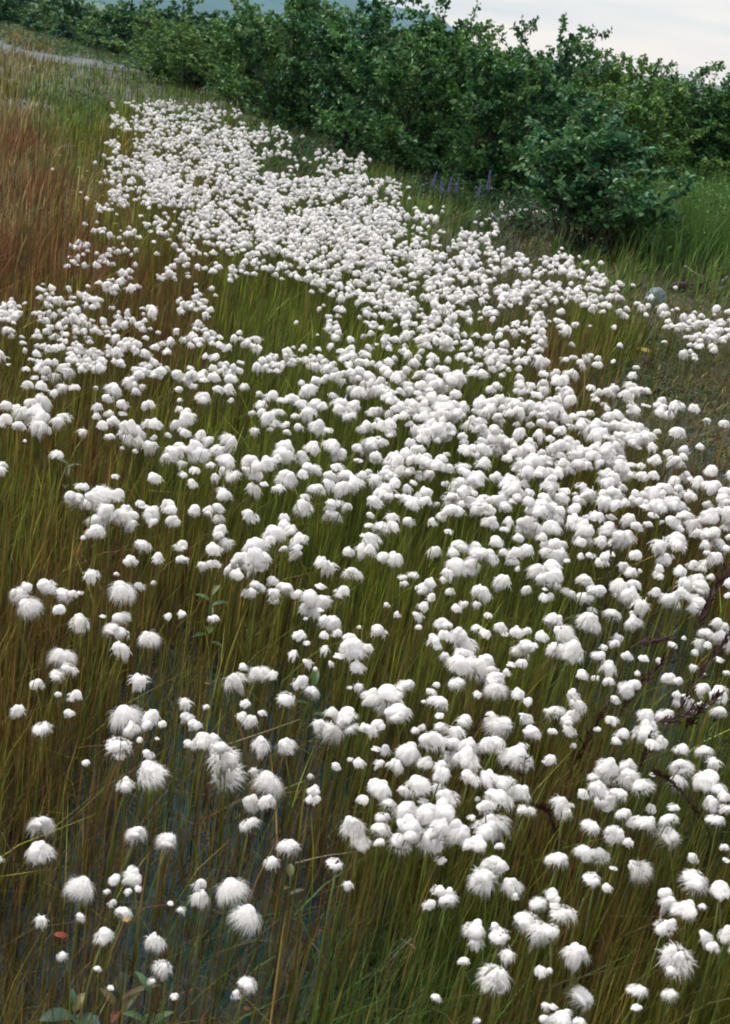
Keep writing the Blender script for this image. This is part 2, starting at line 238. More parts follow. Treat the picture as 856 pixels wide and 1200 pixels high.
# ------------------------------------------------------------------ grasses
TYPES = {  # base colour, tip colour, height
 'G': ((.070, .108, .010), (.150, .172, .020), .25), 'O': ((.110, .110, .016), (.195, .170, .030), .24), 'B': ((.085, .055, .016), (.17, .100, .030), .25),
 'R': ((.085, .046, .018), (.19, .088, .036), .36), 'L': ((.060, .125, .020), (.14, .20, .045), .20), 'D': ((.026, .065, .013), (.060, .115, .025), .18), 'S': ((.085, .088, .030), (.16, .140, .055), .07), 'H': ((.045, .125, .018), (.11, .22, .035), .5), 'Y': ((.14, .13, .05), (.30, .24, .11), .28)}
CP = [(50,150,'L'),(60,125,'L'),(105,165,'G'),(130,290,'G'),(20,140,'Y'),(90,110,'L'),(30,180,'R'),(70,170,'O'),(50,235,'R'),(80,250,'O'),(20,310,'R'),(20,270,'Y'),(35,205,'Y'),(50,280,'O'),(85,215,'L'),(60,200,'L'),(110,300,'B'),(75,290,'R'),(105,265,'O'),(30,330,'B'),(100,240,'Y'),(120,230,'O'),(120,200,'O'),(150,200,'O'),(100,125,'L'),(130,165,'O'),(200,100,'L'),(20,75,'Y'),(0,95,'O'),(60,82,'O'),(110,90,'L'),(170,95,'L'),(80,95,'L'),(130,84,'O'),(40,100,'L'),(150,92,'L'),(300,130,'L'),(250,115,'L'),(350,165,'D'),(400,190,'D'),(450,220,'L'),(500,235,'L'),(560,240,'D'),(520,215,'D'),
 (480,270,'L'),(520,290,'S'),(310,350,'G'),(300,390,'G'),(370,340,'G'),(450,390,'G'),(700,385,'G'),(600,360,'S'),(820,450,'S'),(780,500,'S'),(840,540,'S'),(830,500,'S'),(770,460,'S'),(720,440,'S'),(800,410,'S'),(850,470,'S'),(840,590,'S'),(700,330,'S'),(780,340,'S'),(640,310,'S'),(560,300,'S'),(660,320,'S'),(840,360,'S'),(740,350,'S'),(690,340,'S'),(720,310,'L'),(830,300,'L'),
 (200,400,'B'),(170,350,'B'),(50,390,'O'),(50,450,'O'),(110,440,'O'),(30,620,'O'),(30,560,'O'),(100,560,'B'),(10,600,'G'),(150,500,'O'),(50,700,'O'),(30,740,'B'),(60,850,'O'),(20,870,'B'),(120,800,'O'),(120,700,'B'),(200,650,'O'),(200,560,'G'),(300,480,'G'),(350,600,'G'),(420,540,'G'),(500,800,'G'),(450,700,'G'),(600,700,'G'),(750,700,'O'),(820,620,'B'),(650,430,'B'),(620,800,'G'),(800,900,'G'),(700,560,'O'),(550,450,'G'),(560,560,'G'),
 (430,1150,'D'),(380,1180,'D'),(480,1190,'D'),(540,1000,'O'),(600,1180,'O'),(250,880,'O'),(520,920,'B'),(740,1180,'O'),(800,1050,'O'),(450,760,'O'),(560,850,'O'),(300,1000,'B'),(350,900,'B'),(560,1100,'G'),(700,1100,'B'),(760,1000,'D'),(820,1150,'G'),(100,1120,'B'),(20,1130,'O'),(230,1100,'D'),(200,950,'G'),(20,1000,'O'),(80,960,'B'),(150,1000,'B'),(260,750,'O'),(420,880,'G'),(380,1050,'B'),(480,1000,'G'),(330,1150,'B'),(640,960,'B')]  # bottom D points: deep shade low among the stems put into the blade colour
CPx = np.array([c[0] for c in CP], float); CPy = np.array([c[1] for c in CP], float); KEYS = list(TYPES); CPt = np.array([KEYS.index(c[2]) for c in CP])
def pick_types(x, y, z):
    px, py = proj(x, y, z+.12)
    px = np.clip(px, -60, 916); sx = 1/np.clip(20+.12*py, 25, 130); out = np.empty(len(x), int)
    for s in range(0, len(x), 20000):
        e = slice(s, s+20000)
        dx = (px[e, None]-CPx)*sx[e, None]; dy = (py[e, None]-CPy)*sx[e, None]*1.3
        d2 = np.sqrt(dx*dx+dy*dy)+rng.gumbel(0, .34, dx.shape)*-1
        out[e] = CPt[np.argmin(d2, 1)]
    return out
def sample(n, y0, y1, pw=1.5, k=.37, m=.5):
    y = np.linspace(y0, y1, 600); pdf = (k*y+m)*y**-pw; cdf = np.cumsum(pdf); cdf /= cdf[-1]
    yy = np.interp(rng.random(n), cdf, y); xx = rng.uniform(-1, 1, n)*(k*yy+m); return xx, yy
def blades(bx, by, bz, h, w, lean, laz, c0, c1, seg=3, w0=.8):
    n = len(bx); ld = np.stack([np.cos(laz), np.sin(laz), np.zeros(n)], 1); fa = rng.uniform(0, 2*PI, n); wd = np.stack([np.cos(fa), np.sin(fa), np.zeros(n)], 1)
    base = np.stack([bx, by, bz], 1); Vs = []; Cs = []
    for i in range(seg+1):
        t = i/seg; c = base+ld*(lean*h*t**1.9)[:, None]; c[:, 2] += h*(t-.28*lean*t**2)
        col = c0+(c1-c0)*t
        if i < seg:
            ww = (w*(w0+(1-w0)*min(1, 2*t))*(1-.75*t**2))[:, None]*.5
            Vs += [c-wd*ww, c+wd*ww]; Cs += [col, col]
        else: Vs.append(c); Cs.append(col)
    k = 2*seg+1; V = np.stack(Vs, 1).reshape(-1, 3); C = np.stack(Cs, 1).reshape(-1, 3); o = (np.arange(n)*k)[:, None]
    Q = [o+np.array([[2*i, 2*i+1, 2*i+3, 2*i+2]]) for i in range(seg-1)]; T = o+np.array([[2*seg-2, 2*seg-1, 2*seg]])
    return V, np.concatenate(Q) if Q else None, T, C
xs = []; ys = []
for n, a_, b_, pw in ((62000, 1.35, 5, 1.2), (75000, 5, 12, 1.4), (60000, 12, 24, 1.3), (46000, 24, 60, 1.0)):
    x_, y_ = sample(n, a_, b_, pw, .37, .35); xs.append(x_); ys.append(y_)
bx = np.concatenate(xs); by = np.concatenate(ys)
# tussocks: pull two thirds of the blades towards tuft centres
nt_ = 9000; tx, ty = sample(nt_, 1.35, 50, 1.45, .37, .4)
from mathutils import kdtree
kd = kdtree.KDTree(nt_)
for i in range(nt_): kd.insert((tx[i], ty[i], 0), i)
kd.balance()
pull = rng.random(len(bx)) < .6
for i in np.nonzero(pull)[0]:
    c, j, d = kd.find((bx[i], by[i], 0)); f = .55; bx[i] += (c[0]-bx[i])*f; by[i] += (c[1]-by[i])*f
keep = road_dist(bx, by) > 2.3+.15*np.sin(bx*3)
keep &= ~((((bx-pc[0]+.1)/.4)**2+((by-pc[1]+.8)/2.4)**2 < 1) & (rng.random(len(bx)) < .93))
bz = terr(bx, by); keep &= ~((bz < -.03) & (rng.random(len(bx)) < .55))
bx, by, bz = bx[keep], by[keep], bz[keep]
tt = pick_types(bx, by, bz)
LAB = {'G': ('green_sedge', 'upright green sedge stems crowding between the white tufts', 'sedge'), 'O': ('olive_grass', 'olive grass blades mixed through the ditch', 'grass'), 'B': ('brown_sedge', 'rust brown sedge blades mixed through the wet ditch', 'sedge'),
 'R': ('red_grass', 'tall rusty red grass on the left bank', 'grass'), 'L': ('meadow_grass', 'fresh light green grass on the bank and below the bushes', 'grass'), 'D': ('short_dark_grass', 'short dark green grass and tufts coloured dark for deep shade', 'grass'), 'S': ('dry_turf', 'short dry brownish turf on the right side', 'grass'), 'H': ('fern_grass', 'bright feathery green growth below the right hand bushes', 'grass'), 'Y': ('straw_grass', 'tall straw coloured grass on the left bank and roadside', 'grass')}
cnoise = lambda n, s: 1+rng.normal(0, s, (n, 1))+rng.normal(0, s*.25, (n, 3))
for ki, k in enumerate(KEYS):
    mk = tt == ki; n = int(mk.sum())
    if n == 0: continue
    c0, c1, hh = TYPES[k]; y = by[mk]
    h = hh*np.clip(rng.normal(1, .28, n), .35, 1.7)
    if k in 'GOB': h = np.where(rng.random(n) < .35, h*.55, h)
    w = .0021*(np.maximum(y, 1.8)/2)**.72*np.clip(np.exp(rng.normal(0, .45, n)), .4, 3)
    lean = np.abs(rng.normal(.10, .13, n)) if k not in 'SD' else np.abs(rng.normal(.6, .35, n)); lean = np.where(rng.random(n) < .10, rng.uniform(.35, 1.2, n), lean); lean = np.clip(lean, 0, 1.3)
    laz = rng.normal(0.1, 1.2, n)
    vz = np.exp(rng.normal(0, .55, (n, 1))); C0 = np.array(c0)*cnoise(n, .2)*np.minimum(vz, 1.3); C1 = np.array(c1)*cnoise(n, .2)*np.minimum(vz, 2.6)
    br = rng.random(n) < .12; C1[br] = np.array([.16, .085, .035])*cnoise(int(br.sum()), .3)
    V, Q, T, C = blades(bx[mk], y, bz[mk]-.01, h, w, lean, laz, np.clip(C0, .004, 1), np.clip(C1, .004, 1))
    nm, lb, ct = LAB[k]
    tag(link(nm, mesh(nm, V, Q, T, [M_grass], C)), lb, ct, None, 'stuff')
# the thicker upright sedge stems among the tufts
n = 26000; ux, uy = sample(n, 1.35, 9, 1.5, .37, .35); uz = terr(ux, uy); ok = np.isin(pick_types(ux, uy, uz), [KEYS.index(c) for c in 'GOBD']) & (uz < .2) & ((uz > -.03) | (rng.random(n) < .35)); ux, uy, uz = ux[ok], uy[ok], uz[ok]; n = len(ux); tk_ = np.isin(pick_types(ux, uy, uz), [KEYS.index('B'), KEYS.index('O')])
C0 = np.where((tk_ & (rng.random(n) < .65))[:, None], [[.075, .042, .014]], [[.055, .095, .014]])*cnoise(n, .25); C1 = np.where((tk_ & (rng.random(n) < .7))[:, None], [[.15, .085, .028]], [[.115, .145, .026]])*cnoise(n, .3)
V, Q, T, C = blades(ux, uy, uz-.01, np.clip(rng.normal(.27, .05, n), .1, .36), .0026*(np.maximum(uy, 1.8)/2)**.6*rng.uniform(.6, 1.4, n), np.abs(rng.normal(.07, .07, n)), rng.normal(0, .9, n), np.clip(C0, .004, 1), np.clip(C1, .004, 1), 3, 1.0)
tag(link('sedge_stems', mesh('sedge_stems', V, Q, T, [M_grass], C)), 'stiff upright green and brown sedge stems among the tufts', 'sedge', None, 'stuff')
# low litter: fallen blades lying on the mud
n = 46000; lx, ly = sample(n, 1.35, 16, 1.2, .37, .35); lz = np.maximum(terr(lx, ly), -.008); ok = rng.random(n) < 1.1; lx, ly, lz = lx[ok], ly[ok], lz[ok]; n = len(lx)
h = rng.uniform(.03, .10, n); C0 = np.array([.07, .042, .018])*cnoise(n, .35); C1 = np.array([.14, .10, .04])*cnoise(n, .4)
V, Q, T, C = blades(lx, ly, lz-.004, h, .003*(ly/2)**.6, rng.uniform(.5, 2.2, n), rng.uniform(0, 2*PI, n), np.clip(C0, .004, 1), np.clip(C1, .004, 1), 2)
tag(link('dead_grass', mesh('dead_grass', V, Q, T, [M_grass], C)), 'short dead brown blades lying on the mud', 'grass', None, 'stuff')

# ------------------------------------------------------------------ leaf scatter
def leaf_batch(pos, direc, size, aspect, col, fold=.18, curl=.12):
    """two-quad folded leaves; pos (n,3) leaf base, direc (n,3) pointing axis"""
    n = len(pos); d = direc/(np.linalg.norm(direc, axis=1)[:, None]+1e-9); up = np.tile([0, 0, 1.], (n, 1))+rng.normal(0, .45, (n, 3))
    s = np.cross(d, up); s /= np.linalg.norm(s, axis=1)[:, None]+1e-9; nrm = np.cross(s, d); L = size[:, None]; W = L*aspect*.5
    mid = pos+d*L*.5-nrm*L*0.0
    P0 = pos; P1 = pos+d*L*.32+s*W+nrm*L*fold; P2 = pos+d*L*.72+s*W*.75+nrm*L*fold*.6; P3 = pos+d*L-nrm*L*curl
    P4 = pos+d*L*.72-s*W*.75+nrm*L*fold*.6; P5 = pos+d*L*.32-s*W+nrm*L*fold
    V = np.stack([P0, P1, P2, P3, P4, P5], 1).reshape(-1, 3); o = (np.arange(n)*6)[:, None]
    Q = np.concatenate([o+np.array([[0, 1, 2, 3]]), o+np.array([[0, 3, 4, 5]])]); C = np.repeat(col, 6, 0); return V, Q, C

# ------------------------------------------------------------------ shrubs
def bush_mesh(seed, nst, nleaf, H, Wd, leafsize, spires=3, bare=.0, tone=(.030, .065, .024)):
    r = np.random.default_rng(seed); br = MB(); tips = []; wts = []
    ends = []
    for i in range(nst):
        a = r.uniform(0, 2*PI); tilt = abs(r.normal(0, .68)); tilt = min(tilt, 1.25)
        ln = H*(1.0-.28*(tilt/1.25))*r.uniform(.75, 1.05)
        if i < spires: tilt = r.uniform(.1, .45); ln = H*r.uniform(1.02, 1.14)
        dx, dy = math.cos(a)*math.sin(tilt), math.sin(a)*math.sin(tilt); pts = []
        rx = min(Wd/2/max(1e-3, ln*math.sin(tilt)), 1.0)*1.0
        b0 = np.array([r.normal(0, .10)*Wd*.5, r.normal(0, .10)*Wd*.5, -.03]); k1 = r.normal(0, .06, 2)
        for t in np.linspace(0, 1, 8):
            pts.append(b0+np.array([dx*ln*rx*t**1.15+k1[0]*math.sin(5*t)*H*.3, dy*ln*rx*t**1.15+k1[1]*math.sin(4*t)*H*.3, ln*math.cos(tilt)*(t-.12*tilt*t*t)+.0]))
        pts = np.array(pts); rad = np.linspace(.016, .003, 8)*H/2.2; br.tube(pts, rad, 5, (.05, .045, .035))
        for j in range(13):
            t = r.uniform(.12+bare, 1); p = np.array([np.interp(t, np.linspace(0, 1, 8), pts[:, q]) for q in range(3)])
            a2 = r.uniform(0, 2*PI); l2 = H*r.uniform(.12, .30)*(1.15-.55*t); e = p+np.array([math.cos(a2)*l2*.85, math.sin(a2)*l2*.85, l2*r.uniform(-.05, .8)])
            mid = (p+e)/2+r.normal(0, .03, 3); br.tube([p, mid, e], [.005*H/2.2, .0035, .0018], 4, (.06, .045, .03), cap=False)
            ends.append((p, mid, e, l2))
        ends.append((pts[5], pts[6], pts[7], H*(.16 if i < spires else .3)))
    lens = np.array([e[3] for e in ends]); pr = lens/lens.sum(); idx = r.choice(len(ends), nleaf, p=pr); t = r.uniform(.1, 1.08, nleaf)
    A = np.array([e[0] for e in ends])[idx]; B = np.array([e[1] for e in ends])[idx]; Cc = np.array([e[2] for e in ends])[idx]
    pos = np.where(t[:, None] < .5, A+(B-A)*(2*t)[:, None], B+(Cc-B)*(2*t-1)[:, None])+r.normal(0, .018, (nleaf, 3))*H/2.2
    ax = (Cc-A); ax /= np.linalg.norm(ax, axis=1)[:, None]+1e-9; d = ax*.5+r.normal(0, .75, (nleaf, 3)); d[:, 2] -= .15
    size = leafsize*np.clip(r.normal(1, .25, nleaf), .5, 1.6)
    shade = np.exp(r.normal(0, .3, (nleaf, 1)))*1.12; cl = r.normal(0, 1, (len(ends), 1))[idx]
    col = np.array(tone)*shade*(1+.16*cl)+np.array([.016, .012, -.002])*np.clip(cl, -1, 2); col = np.clip(col, .006, .3)
    kp = pos[:, 2] > (.05 if bare < .1 else .30)*H+r.normal(0, .06*H, nleaf)*(bare > .1); pos, d, size, col = pos[kp], d[kp], size[kp], col[kp]
    V, Q, C = leaf_batch(pos, d, size, .72, col)
    return br, mesh('crown', V, Q, None, [M_leaf], C)
BV = []
spec = [(11, 22, 17000, 2.3, 2.8, .062, 0, 0, (.052, .132, .034)), (12, 24, 17000, 2.3, 3.0, .058, 0, 0, (.085, .175, .034)), (13, 20, 14000, 2.3, 2.7, .064, 2, 0, (.046, .125, .040)),
        (14, 23, 17000, 2.3, 2.9, .056, 0, .0, (.080, .158, .034)), (15, 26, 16000, 2.3, 3.1, .060, 2, 0, (.056, .138, .034))]
for s_ in spec:
    b, cm = bush_mesh(*s_); BV.append((b.mesh('branches', [M_bark]), cm, s_[3]))
bN, cN = bush_mesh(31, 34, 11000, 1.75, 3.4, .060, 1, .14, (.052, .138, .048)); NEAR = (bN.mesh('branches', [M_bark]), cN, 1.75)
FV = []
for s_ in [(21, 16, 6500, 2.3, 3.0, .11, 1, 0, (.055, .130, .040)), (22, 16, 6500, 2.3, 3.0, .10, 1, 0, (.095, .18, .05)), (23, 16, 6500, 2.3, 2.8, .11, 2, 0, (.045, .115, .045))]:
    b, cm = bush_mesh(*s_); FV.append((b.mesh('branches', [M_bark]), cm, s_[3]))
def bush(name, proto, px, py, top, label, cat, group, wide=1.0, rz=None):
    p = P(px, py); pm = F/depth(p); Hh = (py-top)/pm/math.cos(PITCH*.5)
    o = empty(name, (p[0], p[1], float(terr(p[0], p[1]))), random.uniform(0, 6.28) if rz is None else rz); s = Hh/(proto[2]*1.1); o.scale = (s*wide, s*wide, s)
    link('branches', proto[0], o); link('crown', proto[1], o); tag(o, label, cat, group); return o
bush('alder_bush', NEAR, 682, 298, 116, 'broad low bush with bare lower stems, in front of the thicket beside the stone', 'bush', 'bushes of the thicket', 1.3)
TH = [
 (575, 232, 30, 0, 'dark leafy bush rising just left of the broad low bush, lupines at its foot', 1.0),
 (495, 208, 2, 4, 'tall dark bush behind the two pale dead stalks', 1.05),
 (415, 180, -22, 2, 'tall dark bush at the middle of the thicket above the widest white drift', 1.05),
 (345, 155, -25, 4, 'tall bush with upright shoots cut by the top edge of the picture', 1.0),
 (285, 130, 2, 1, 'lower dark bush left of the tall shooting bushes', 1.1),
 (225, 108, 12, 3, 'small rounded bush at the left end of the dense thicket', 1.25),
 (190, 98, 22, 1, 'smallest bush at the thicket end beside the roadside grass', 1.2),
 (640, 205, 20, 2, 'slender tall bush whose shoots stand highest against the pale sky', .9),
 (735, 238, 68, 1, 'lighter green bush directly behind the broad low bush', 1.15),
 (800, 242, 82, 4, 'rounded bush second from the right edge, behind the feathery green growth', 1.15),
 (865, 250, 92, 1, 'bush cut by the right edge above the feathery green growth', 1.2),
 (930, 245, 112, 1, 'bush beyond the right edge of the thicket', 1.2),
 (535, 180, 28, 1, 'bush behind the tall dark ones, seen below the mountain end', 1.15),
 (455, 160, 5, 3, 'bush in the second row between two tall dark bushes', 1.2),
 (380, 135, 5, 1, 'bush in the second row behind the tallest shoots', 1.2),
 (310, 112, 12, 3, 'yellow green bush in the second row left of centre', 1.2),
 (245, 90, 16, 0, 'bush in the second row near the thicket end', 1.2),
 (600, 180, 45, 3, 'bush in the second row below the pale sky gap', 1.25),
 (680, 190, 52, 1, 'second row bush left of the far conifers', 1.2),
 (760, 195, 78, 4, 'second row bush right of the far conifers', 1.2),
 (840, 205, 86, 2, 'second row bush with thin shoots near the right edge', 1.2),
 (910, 210, 96, 4, 'second row bush outside the right edge', 1.2)]
for px, py, top, v, lb, wd in TH: bush('alder_bush', BV[v], px, py, top, lb, 'bush', 'bushes of the thicket', wd)
FB = [(-60, 28, -28, 0, 'far bush beyond the left picture edge'), (5, 33, -12, 0, 'far dark bush at the top left corner behind the road'), (45, 42, -2, 1, 'far light green bush second from the top left corner'), (82, 50, -8, 2, 'far dark bush above the road bend'),
 (118, 62, 4, 1, 'far pale green bush behind the road bend'), (150, 70, 2, 0, 'far dark bush at the right end of the roadside row'), (180, 78, 10, 1, 'far pale bush just left of the dense thicket'), (25, 30, -12, 2, 'far bush behind the first roadside bushes'),
 (100, 45, -2, 1, 'far bush behind the row, above the road bend'), (165, 58, 2, 2, 'far narrow bush showing its pointed top by the thicket'), (215, 70, 0, 0, 'far pointed bush peeking over the thicket end'), (140, 52, 4, 0, 'far low bush deep behind the road bend'), (60, 32, -9, 0, 'far bush deep behind the light green one')]
for px, py, top, v, lb in FB: bush('willow_bush', FV[v], px, py, top, lb, 'bush', 'far bushes beyond the road', 1.35)
# low leafy roadside growth and herbs: uncountable
def herb(name, regions, label, size, tone, hmax):
    PV, D_, S_, Cc = [], [], [], []
    for px, py, rpx, rpy, n in regions:
        k = max(4, n//14); cx = rng.normal(px, rpx*.5, k); cy = rng.normal(py, rpy*.5, k)
        for a_, b_ in zip(cx, cy):
            g = P(a_, b_); m_ = 14; hh = hmax*rng.uniform(.5, 1); q = np.stack([rng.normal(g[0], .07+hh*.25, m_), rng.normal(g[1], .07+hh*.25, m_), np.zeros(m_)], 1); q[:, 2] = terr(q[:, 0], q[:, 1])+hh*rng.beta(2, 1.3, m_)
            PV.append(q); dd = rng.normal(0, 1, (m_, 3)); dd[:, 2] = np.abs(dd[:, 2])*.6; D_.append(dd); S_.append(size*rng.uniform(.6, 1.3, m_)); Cc.append(np.array(tone)*cnoise(m_, .2)*rng.uniform(.75, 1.25))
    pos = np.concatenate(PV); V, Q, C = leaf_batch(pos, np.concatenate(D_), np.concatenate(S_), .5, np.clip(np.concatenate(Cc), .005, .4))
    tag(link(name, mesh(name, V, Q, None, [M_leaf], C)), label, 'undergrowth', None, 'stuff')
herb('roadside_undergrowth', [(10, 40, 30, 8, 700), (50, 52, 40, 8, 800), (100, 66, 40, 8, 800), (150, 80, 30, 8, 600), (190, 92, 30, 8, 400)], 'soft green undergrowth between the gravel road and the far bushes', .085, (.045, .10, .03), .42)
herb('leafy_undergrowth', [(335, 185, 40, 14, 700), (300, 160, 30, 8, 300), (400, 200, 40, 8, 300), (520, 228, 45, 12, 900), (570, 240, 40, 10, 500), (600, 262, 50, 8, 300), (700, 300, 60, 10, 400), (170, 100, 60, 12, 400), (90, 125, 40, 14, 500), (620, 275, 30, 6, 200)], 'dark leafy herbs at the foot of the thicket', .05, (.028, .07, .024), .24)
herb('fern_clumps', [(805, 268, 60, 30, 3200), (740, 300, 40, 10, 500), (845, 245, 30, 26, 1500), (900, 260, 40, 26, 900)], 'bright green ferny clumps below the bushes at right', .055, (.075, .17, .032), .6)
herb('small_herbs', [(700, 390, 34, 14, 500), (790, 410, 50, 20, 700), (800, 480, 50, 30, 500), (720, 445, 40, 12, 300), (600, 300, 50, 10, 300), (760, 450, 50, 30, 260), (830, 540, 30, 30, 200), (820, 350, 40, 20, 300), (70, 530, 40, 40, 150), (240, 720, 16, 25, 60), (680, 480, 60, 20, 100)], 'small green herbs dotted through the dry turf', .022, (.035, .085, .022), .07)
# tall feathery growth right of the broad low bush
n = 9000; q = np.array([P(px, py)[:2] for px, py in zip(rng.normal(805, 45, 300), np.clip(rng.normal(272, 22, 300), 225, 318))]); ii = rng.integers(0, 300, n)
fx = q[ii, 0]+rng.normal(0, .10, n); fy = q[ii, 1]+rng.normal(0, .25, n); hh = np.clip(rng.normal(.36, .18, n), .1, .8)*np.clip((px_ := proj(fx, fy, terr(fx, fy)+.1)[0])/820, .55, 1.15)
C0 = np.array([.035, .085, .014])*cnoise(n, .2); C1 = np.array([.095, .17, .035])*cnoise(n, .25)
V, Q, T, C = blades(fx, fy, terr(fx, fy)-.01, hh, np.full(n, .010), np.abs(rng.normal(.25, .2, n)), rng.uniform(0, 6.28, n), np.clip(C0, .004, 1), np.clip(C1, .004, 1))
tag(link('feathery_grass', mesh('feathery_grass', V, Q, T, [M_grass], C)), 'bright feathery green growth below the bushes at right', 'grass', None, 'stuff')

# far conifers over the thicket
def conifer(seed):
    r = np.random.default_rng(seed); b = MB(); b.tube([(0, 0, 0), (0, 0, 6), (0, 0, 12)], [.16, .1, .01], 6, (.05, .04, .03)); c = MB()
    for i in range(330):
        z = r.uniform(.6, 12); L = (12.4-z)*.17*r.uniform(.7, 1.15)+.15; a = r.uniform(0, 2*PI); d = np.array([math.cos(a), math.sin(a), 0]); s = np.array([-d[1], d[0], 0])
        p0 = np.array([0, 0, z]); p1 = p0+d*L*.5+[0, 0, -.05*L]; p2 = p0+d*L+[0, 0, -.3*L]; w = .16*L+.08; g = r.uniform(.75, 1.3)
        c.add([p0, p1+s*w, p2, p1-s*w, p1+[0, 0, -w*1.2]], [(0, 1, 2, 3), (0, 1, 4, 3)], [(1, 2, 4)], np.array([.018, .04, .022])*g)
    return b.mesh('trunk', [M_bark]), c.mesh('crown', [M_leaf])
CV = [conifer(1), conifer(2)]
for i, (px, topy, lb) in enumerate([(702, 62, 'leftmost of the far conifers above the thicket'), (712, 58, 'tallest far conifer above the thicket'), (722, 63, 'third far conifer from the left above the thicket'), (732, 61, 'fourth far conifer from the left above the thicket'), (741, 68, 'lowest and rightmost far conifer above the thicket'), (216, 6, 'lone far conifer tip over the left end of the thicket')]):
    d = ray(px, topy); t = (150 if i < 5 else 70)/d[1]; x, y, zt = d[0]*t, d[1]*t, CAMH+d[2]*t
    H_ = 7.5 if i < 5 else 4.0
    o = empty('conifer_tree', (x, y, zt-H_), i*1.3); s = H_/12; o.scale = (s, s, s); o.location.z = zt-H_
    if o.location.z > 0: s = zt/12; o.scale = (s*1.2, s*1.2, s); o.location.z = 0
    link('trunk', CV[i % 2][0], o); link('crown', CV[i % 2][1], o); tag(o, lb, 'conifer', 'far conifers')

# ------------------------------------------------------------------ cottongrass
WHITE = np.array([.94, .91, .89])
def head_mb(kind, seed, sub=3, nf=240):
    """fluffy tuft: drooping lobes with ragged hems and loose fibres, blown a little to one side"""
    r = np.random.default_rng(seed); b = MB(); V0, T = ICO[sub]
    lobes = {'r': 4, 'f': 5, 'w': 3, 'd': 5, 'b': 2}[kind]; sh = np.array([r.normal(.05, .12), r.normal(0, .1)])*(1.6 if kind in 'fd' else 1)
    for i in range(lobes):
        a = i*2*PI/lobes+r.uniform(-.6, .6); U = V0.copy(); zz = U[:, 2].copy(); th = np.arctan2(U[:, 1], U[:, 0])
        sx, sz, dn, off = {'r': (.33, .33, .30, .15), 'f': (.31, .24, .20, .23), 'w': (.26, .22, .30, .15), 'd': (.26, .30, .60, .17), 'b': (.29, .42, .40, .06)}[kind]
        s_ = sx*r.uniform(.55, 1.15); wv = 1+wob(U, .26, 2.6, seed*9+i)+wob(U, .06, 8, seed*5+i)
        teeth = np.sin(th*5+r.uniform(0, 6))+.7*np.sin(th*9+r.uniform(0, 6))+.4*np.sin(th*14+r.uniform(0, 6)); lo = np.clip(.15-zz, 0, 1)
        wv = wv*(1+.10*teeth*lo)
        U[:, 0] *= s_*wv; U[:, 1] *= s_*wv*r.uniform(.8, 1); dnv = dn*r.uniform(.6, 1.3); off = .04 if i == 0 else off
        U[:, 2] = np.where(zz > 0, zz*sz*r.uniform(.8, 1.2), zz*dnv*(1+.30*teeth))
        tl = np.clip(.2-zz, 0, 1.2); k = 1-.25*tl**2; fl = .12*tl*(kind in 'fdr')
        U[:, 0] = U[:, 0]*k+math.cos(a)*(off+fl)+sh[0]*tl; U[:, 1] = U[:, 1]*k+math.sin(a)*(off+fl)+sh[1]*tl; U[:, 2] += r.uniform(-.16, .08)
        b.add(U, None, T, WHITE*r.uniform(.97, 1.03))
    ext = np.percentile(np.abs(np.concatenate(b.V)[:, :2]), 97)*2
    n = nf*(3 if kind == 'w' else 1); a = r.uniform(0, 2*PI, n); u = r.uniform(-.55, .9, n); o = np.sqrt(np.clip(1-u*u, 0, 1)); base_r = {'r': .40, 'f': .44, 'w': .27, 'd': .38, 'b': .27}[kind]
    st = np.stack([np.cos(a)*o*base_r+sh[0]*.4, np.sin(a)*o*base_r+sh[1]*.4, u*.25-.03], 1)
    L = r.uniform(.14, .40, n)*{'r': .75, 'f': .9, 'w': 1.3, 'd': 1.2, 'b': .5}[kind]
    d = np.stack([np.cos(a+r.normal(0, .6, n)), np.sin(a+r.normal(0, .6, n)), r.normal(-.75, .4, n)+(.35 if kind == 'w' else 0)], 1); d[:, :2] += sh*(5 if kind == 'w' else 2.5); d /= np.linalg.norm(d, axis=1)[:, None]
    s = np.cross(d, r.normal(0, 1, (n, 3))); s /= np.linalg.norm(s, axis=1)[:, None]; w = (.006 if kind == 'w' else .010)*(1 if sub == 3 else 2.4)
    m1 = st+d*L[:, None]*.55; e1 = st+d*L[:, None]+np.array([0, 0, -1])*(L*.35)[:, None]
    V2 = np.stack([st-s*w, st+s*w, m1+s*w*.8, m1-s*w*.8, e1], 1).reshape(-1, 3); oo = (np.arange(n)*5)[:, None]
    b.add(V2, oo+np.array([[0, 1, 2, 3]]), oo+np.array([[3, 2, 4]]), WHITE)
    b.V = [v/ext for v in b.V]   # one unit across
    return b
KN = {'r': [], 'f': [], 'w': [], 'd': [], 'b': []}
for kk, cnt in (('r', 6), ('f', 3), ('w', 4), ('d', 3), ('b', 3)):
    for i in range(cnt): KN[kk].append(head_mb(kk, 100+ord(kk)*10+i).mesh('seed_head', [M_cotton]))
STEMS = []
for i in range(4):
    b = MB(); o_ = [(.05, .02), (.10, -.02), (.02, .04), (.14, .03)][i]; pts = [(o_[0]*t**2, o_[1]*t**2, t) for t in np.linspace(0, 1, 6)]
    b.tube(pts, np.linspace(.0062, .0042, 6), 5, (.11, .14, .03)); 
    b.tube([(o_[0]*.95, o_[1]*.95, .955), (o_[0], o_[1], 1.0), (o_[0]*1.02, o_[1]*1.02, 1.02)], [.006, .012, .004], 5, (.05, .03, .015))  # dark bracts under the tuft
    STEMS.append((b.mesh('stem', [M_stem]), o_))
heads = []
for (ox, oy), s_ in TR.items():
    for tk in s_.split():
        k = 'r'
        if tk[-1].isalpha(): k = tk[-1]; tk = tk[:-1]
        x_, y_, w_ = map(float, tk.split(',')); heads.append([ox+x_/4, oy+y_/4, w_/4, k])
rnd = random.Random(3)
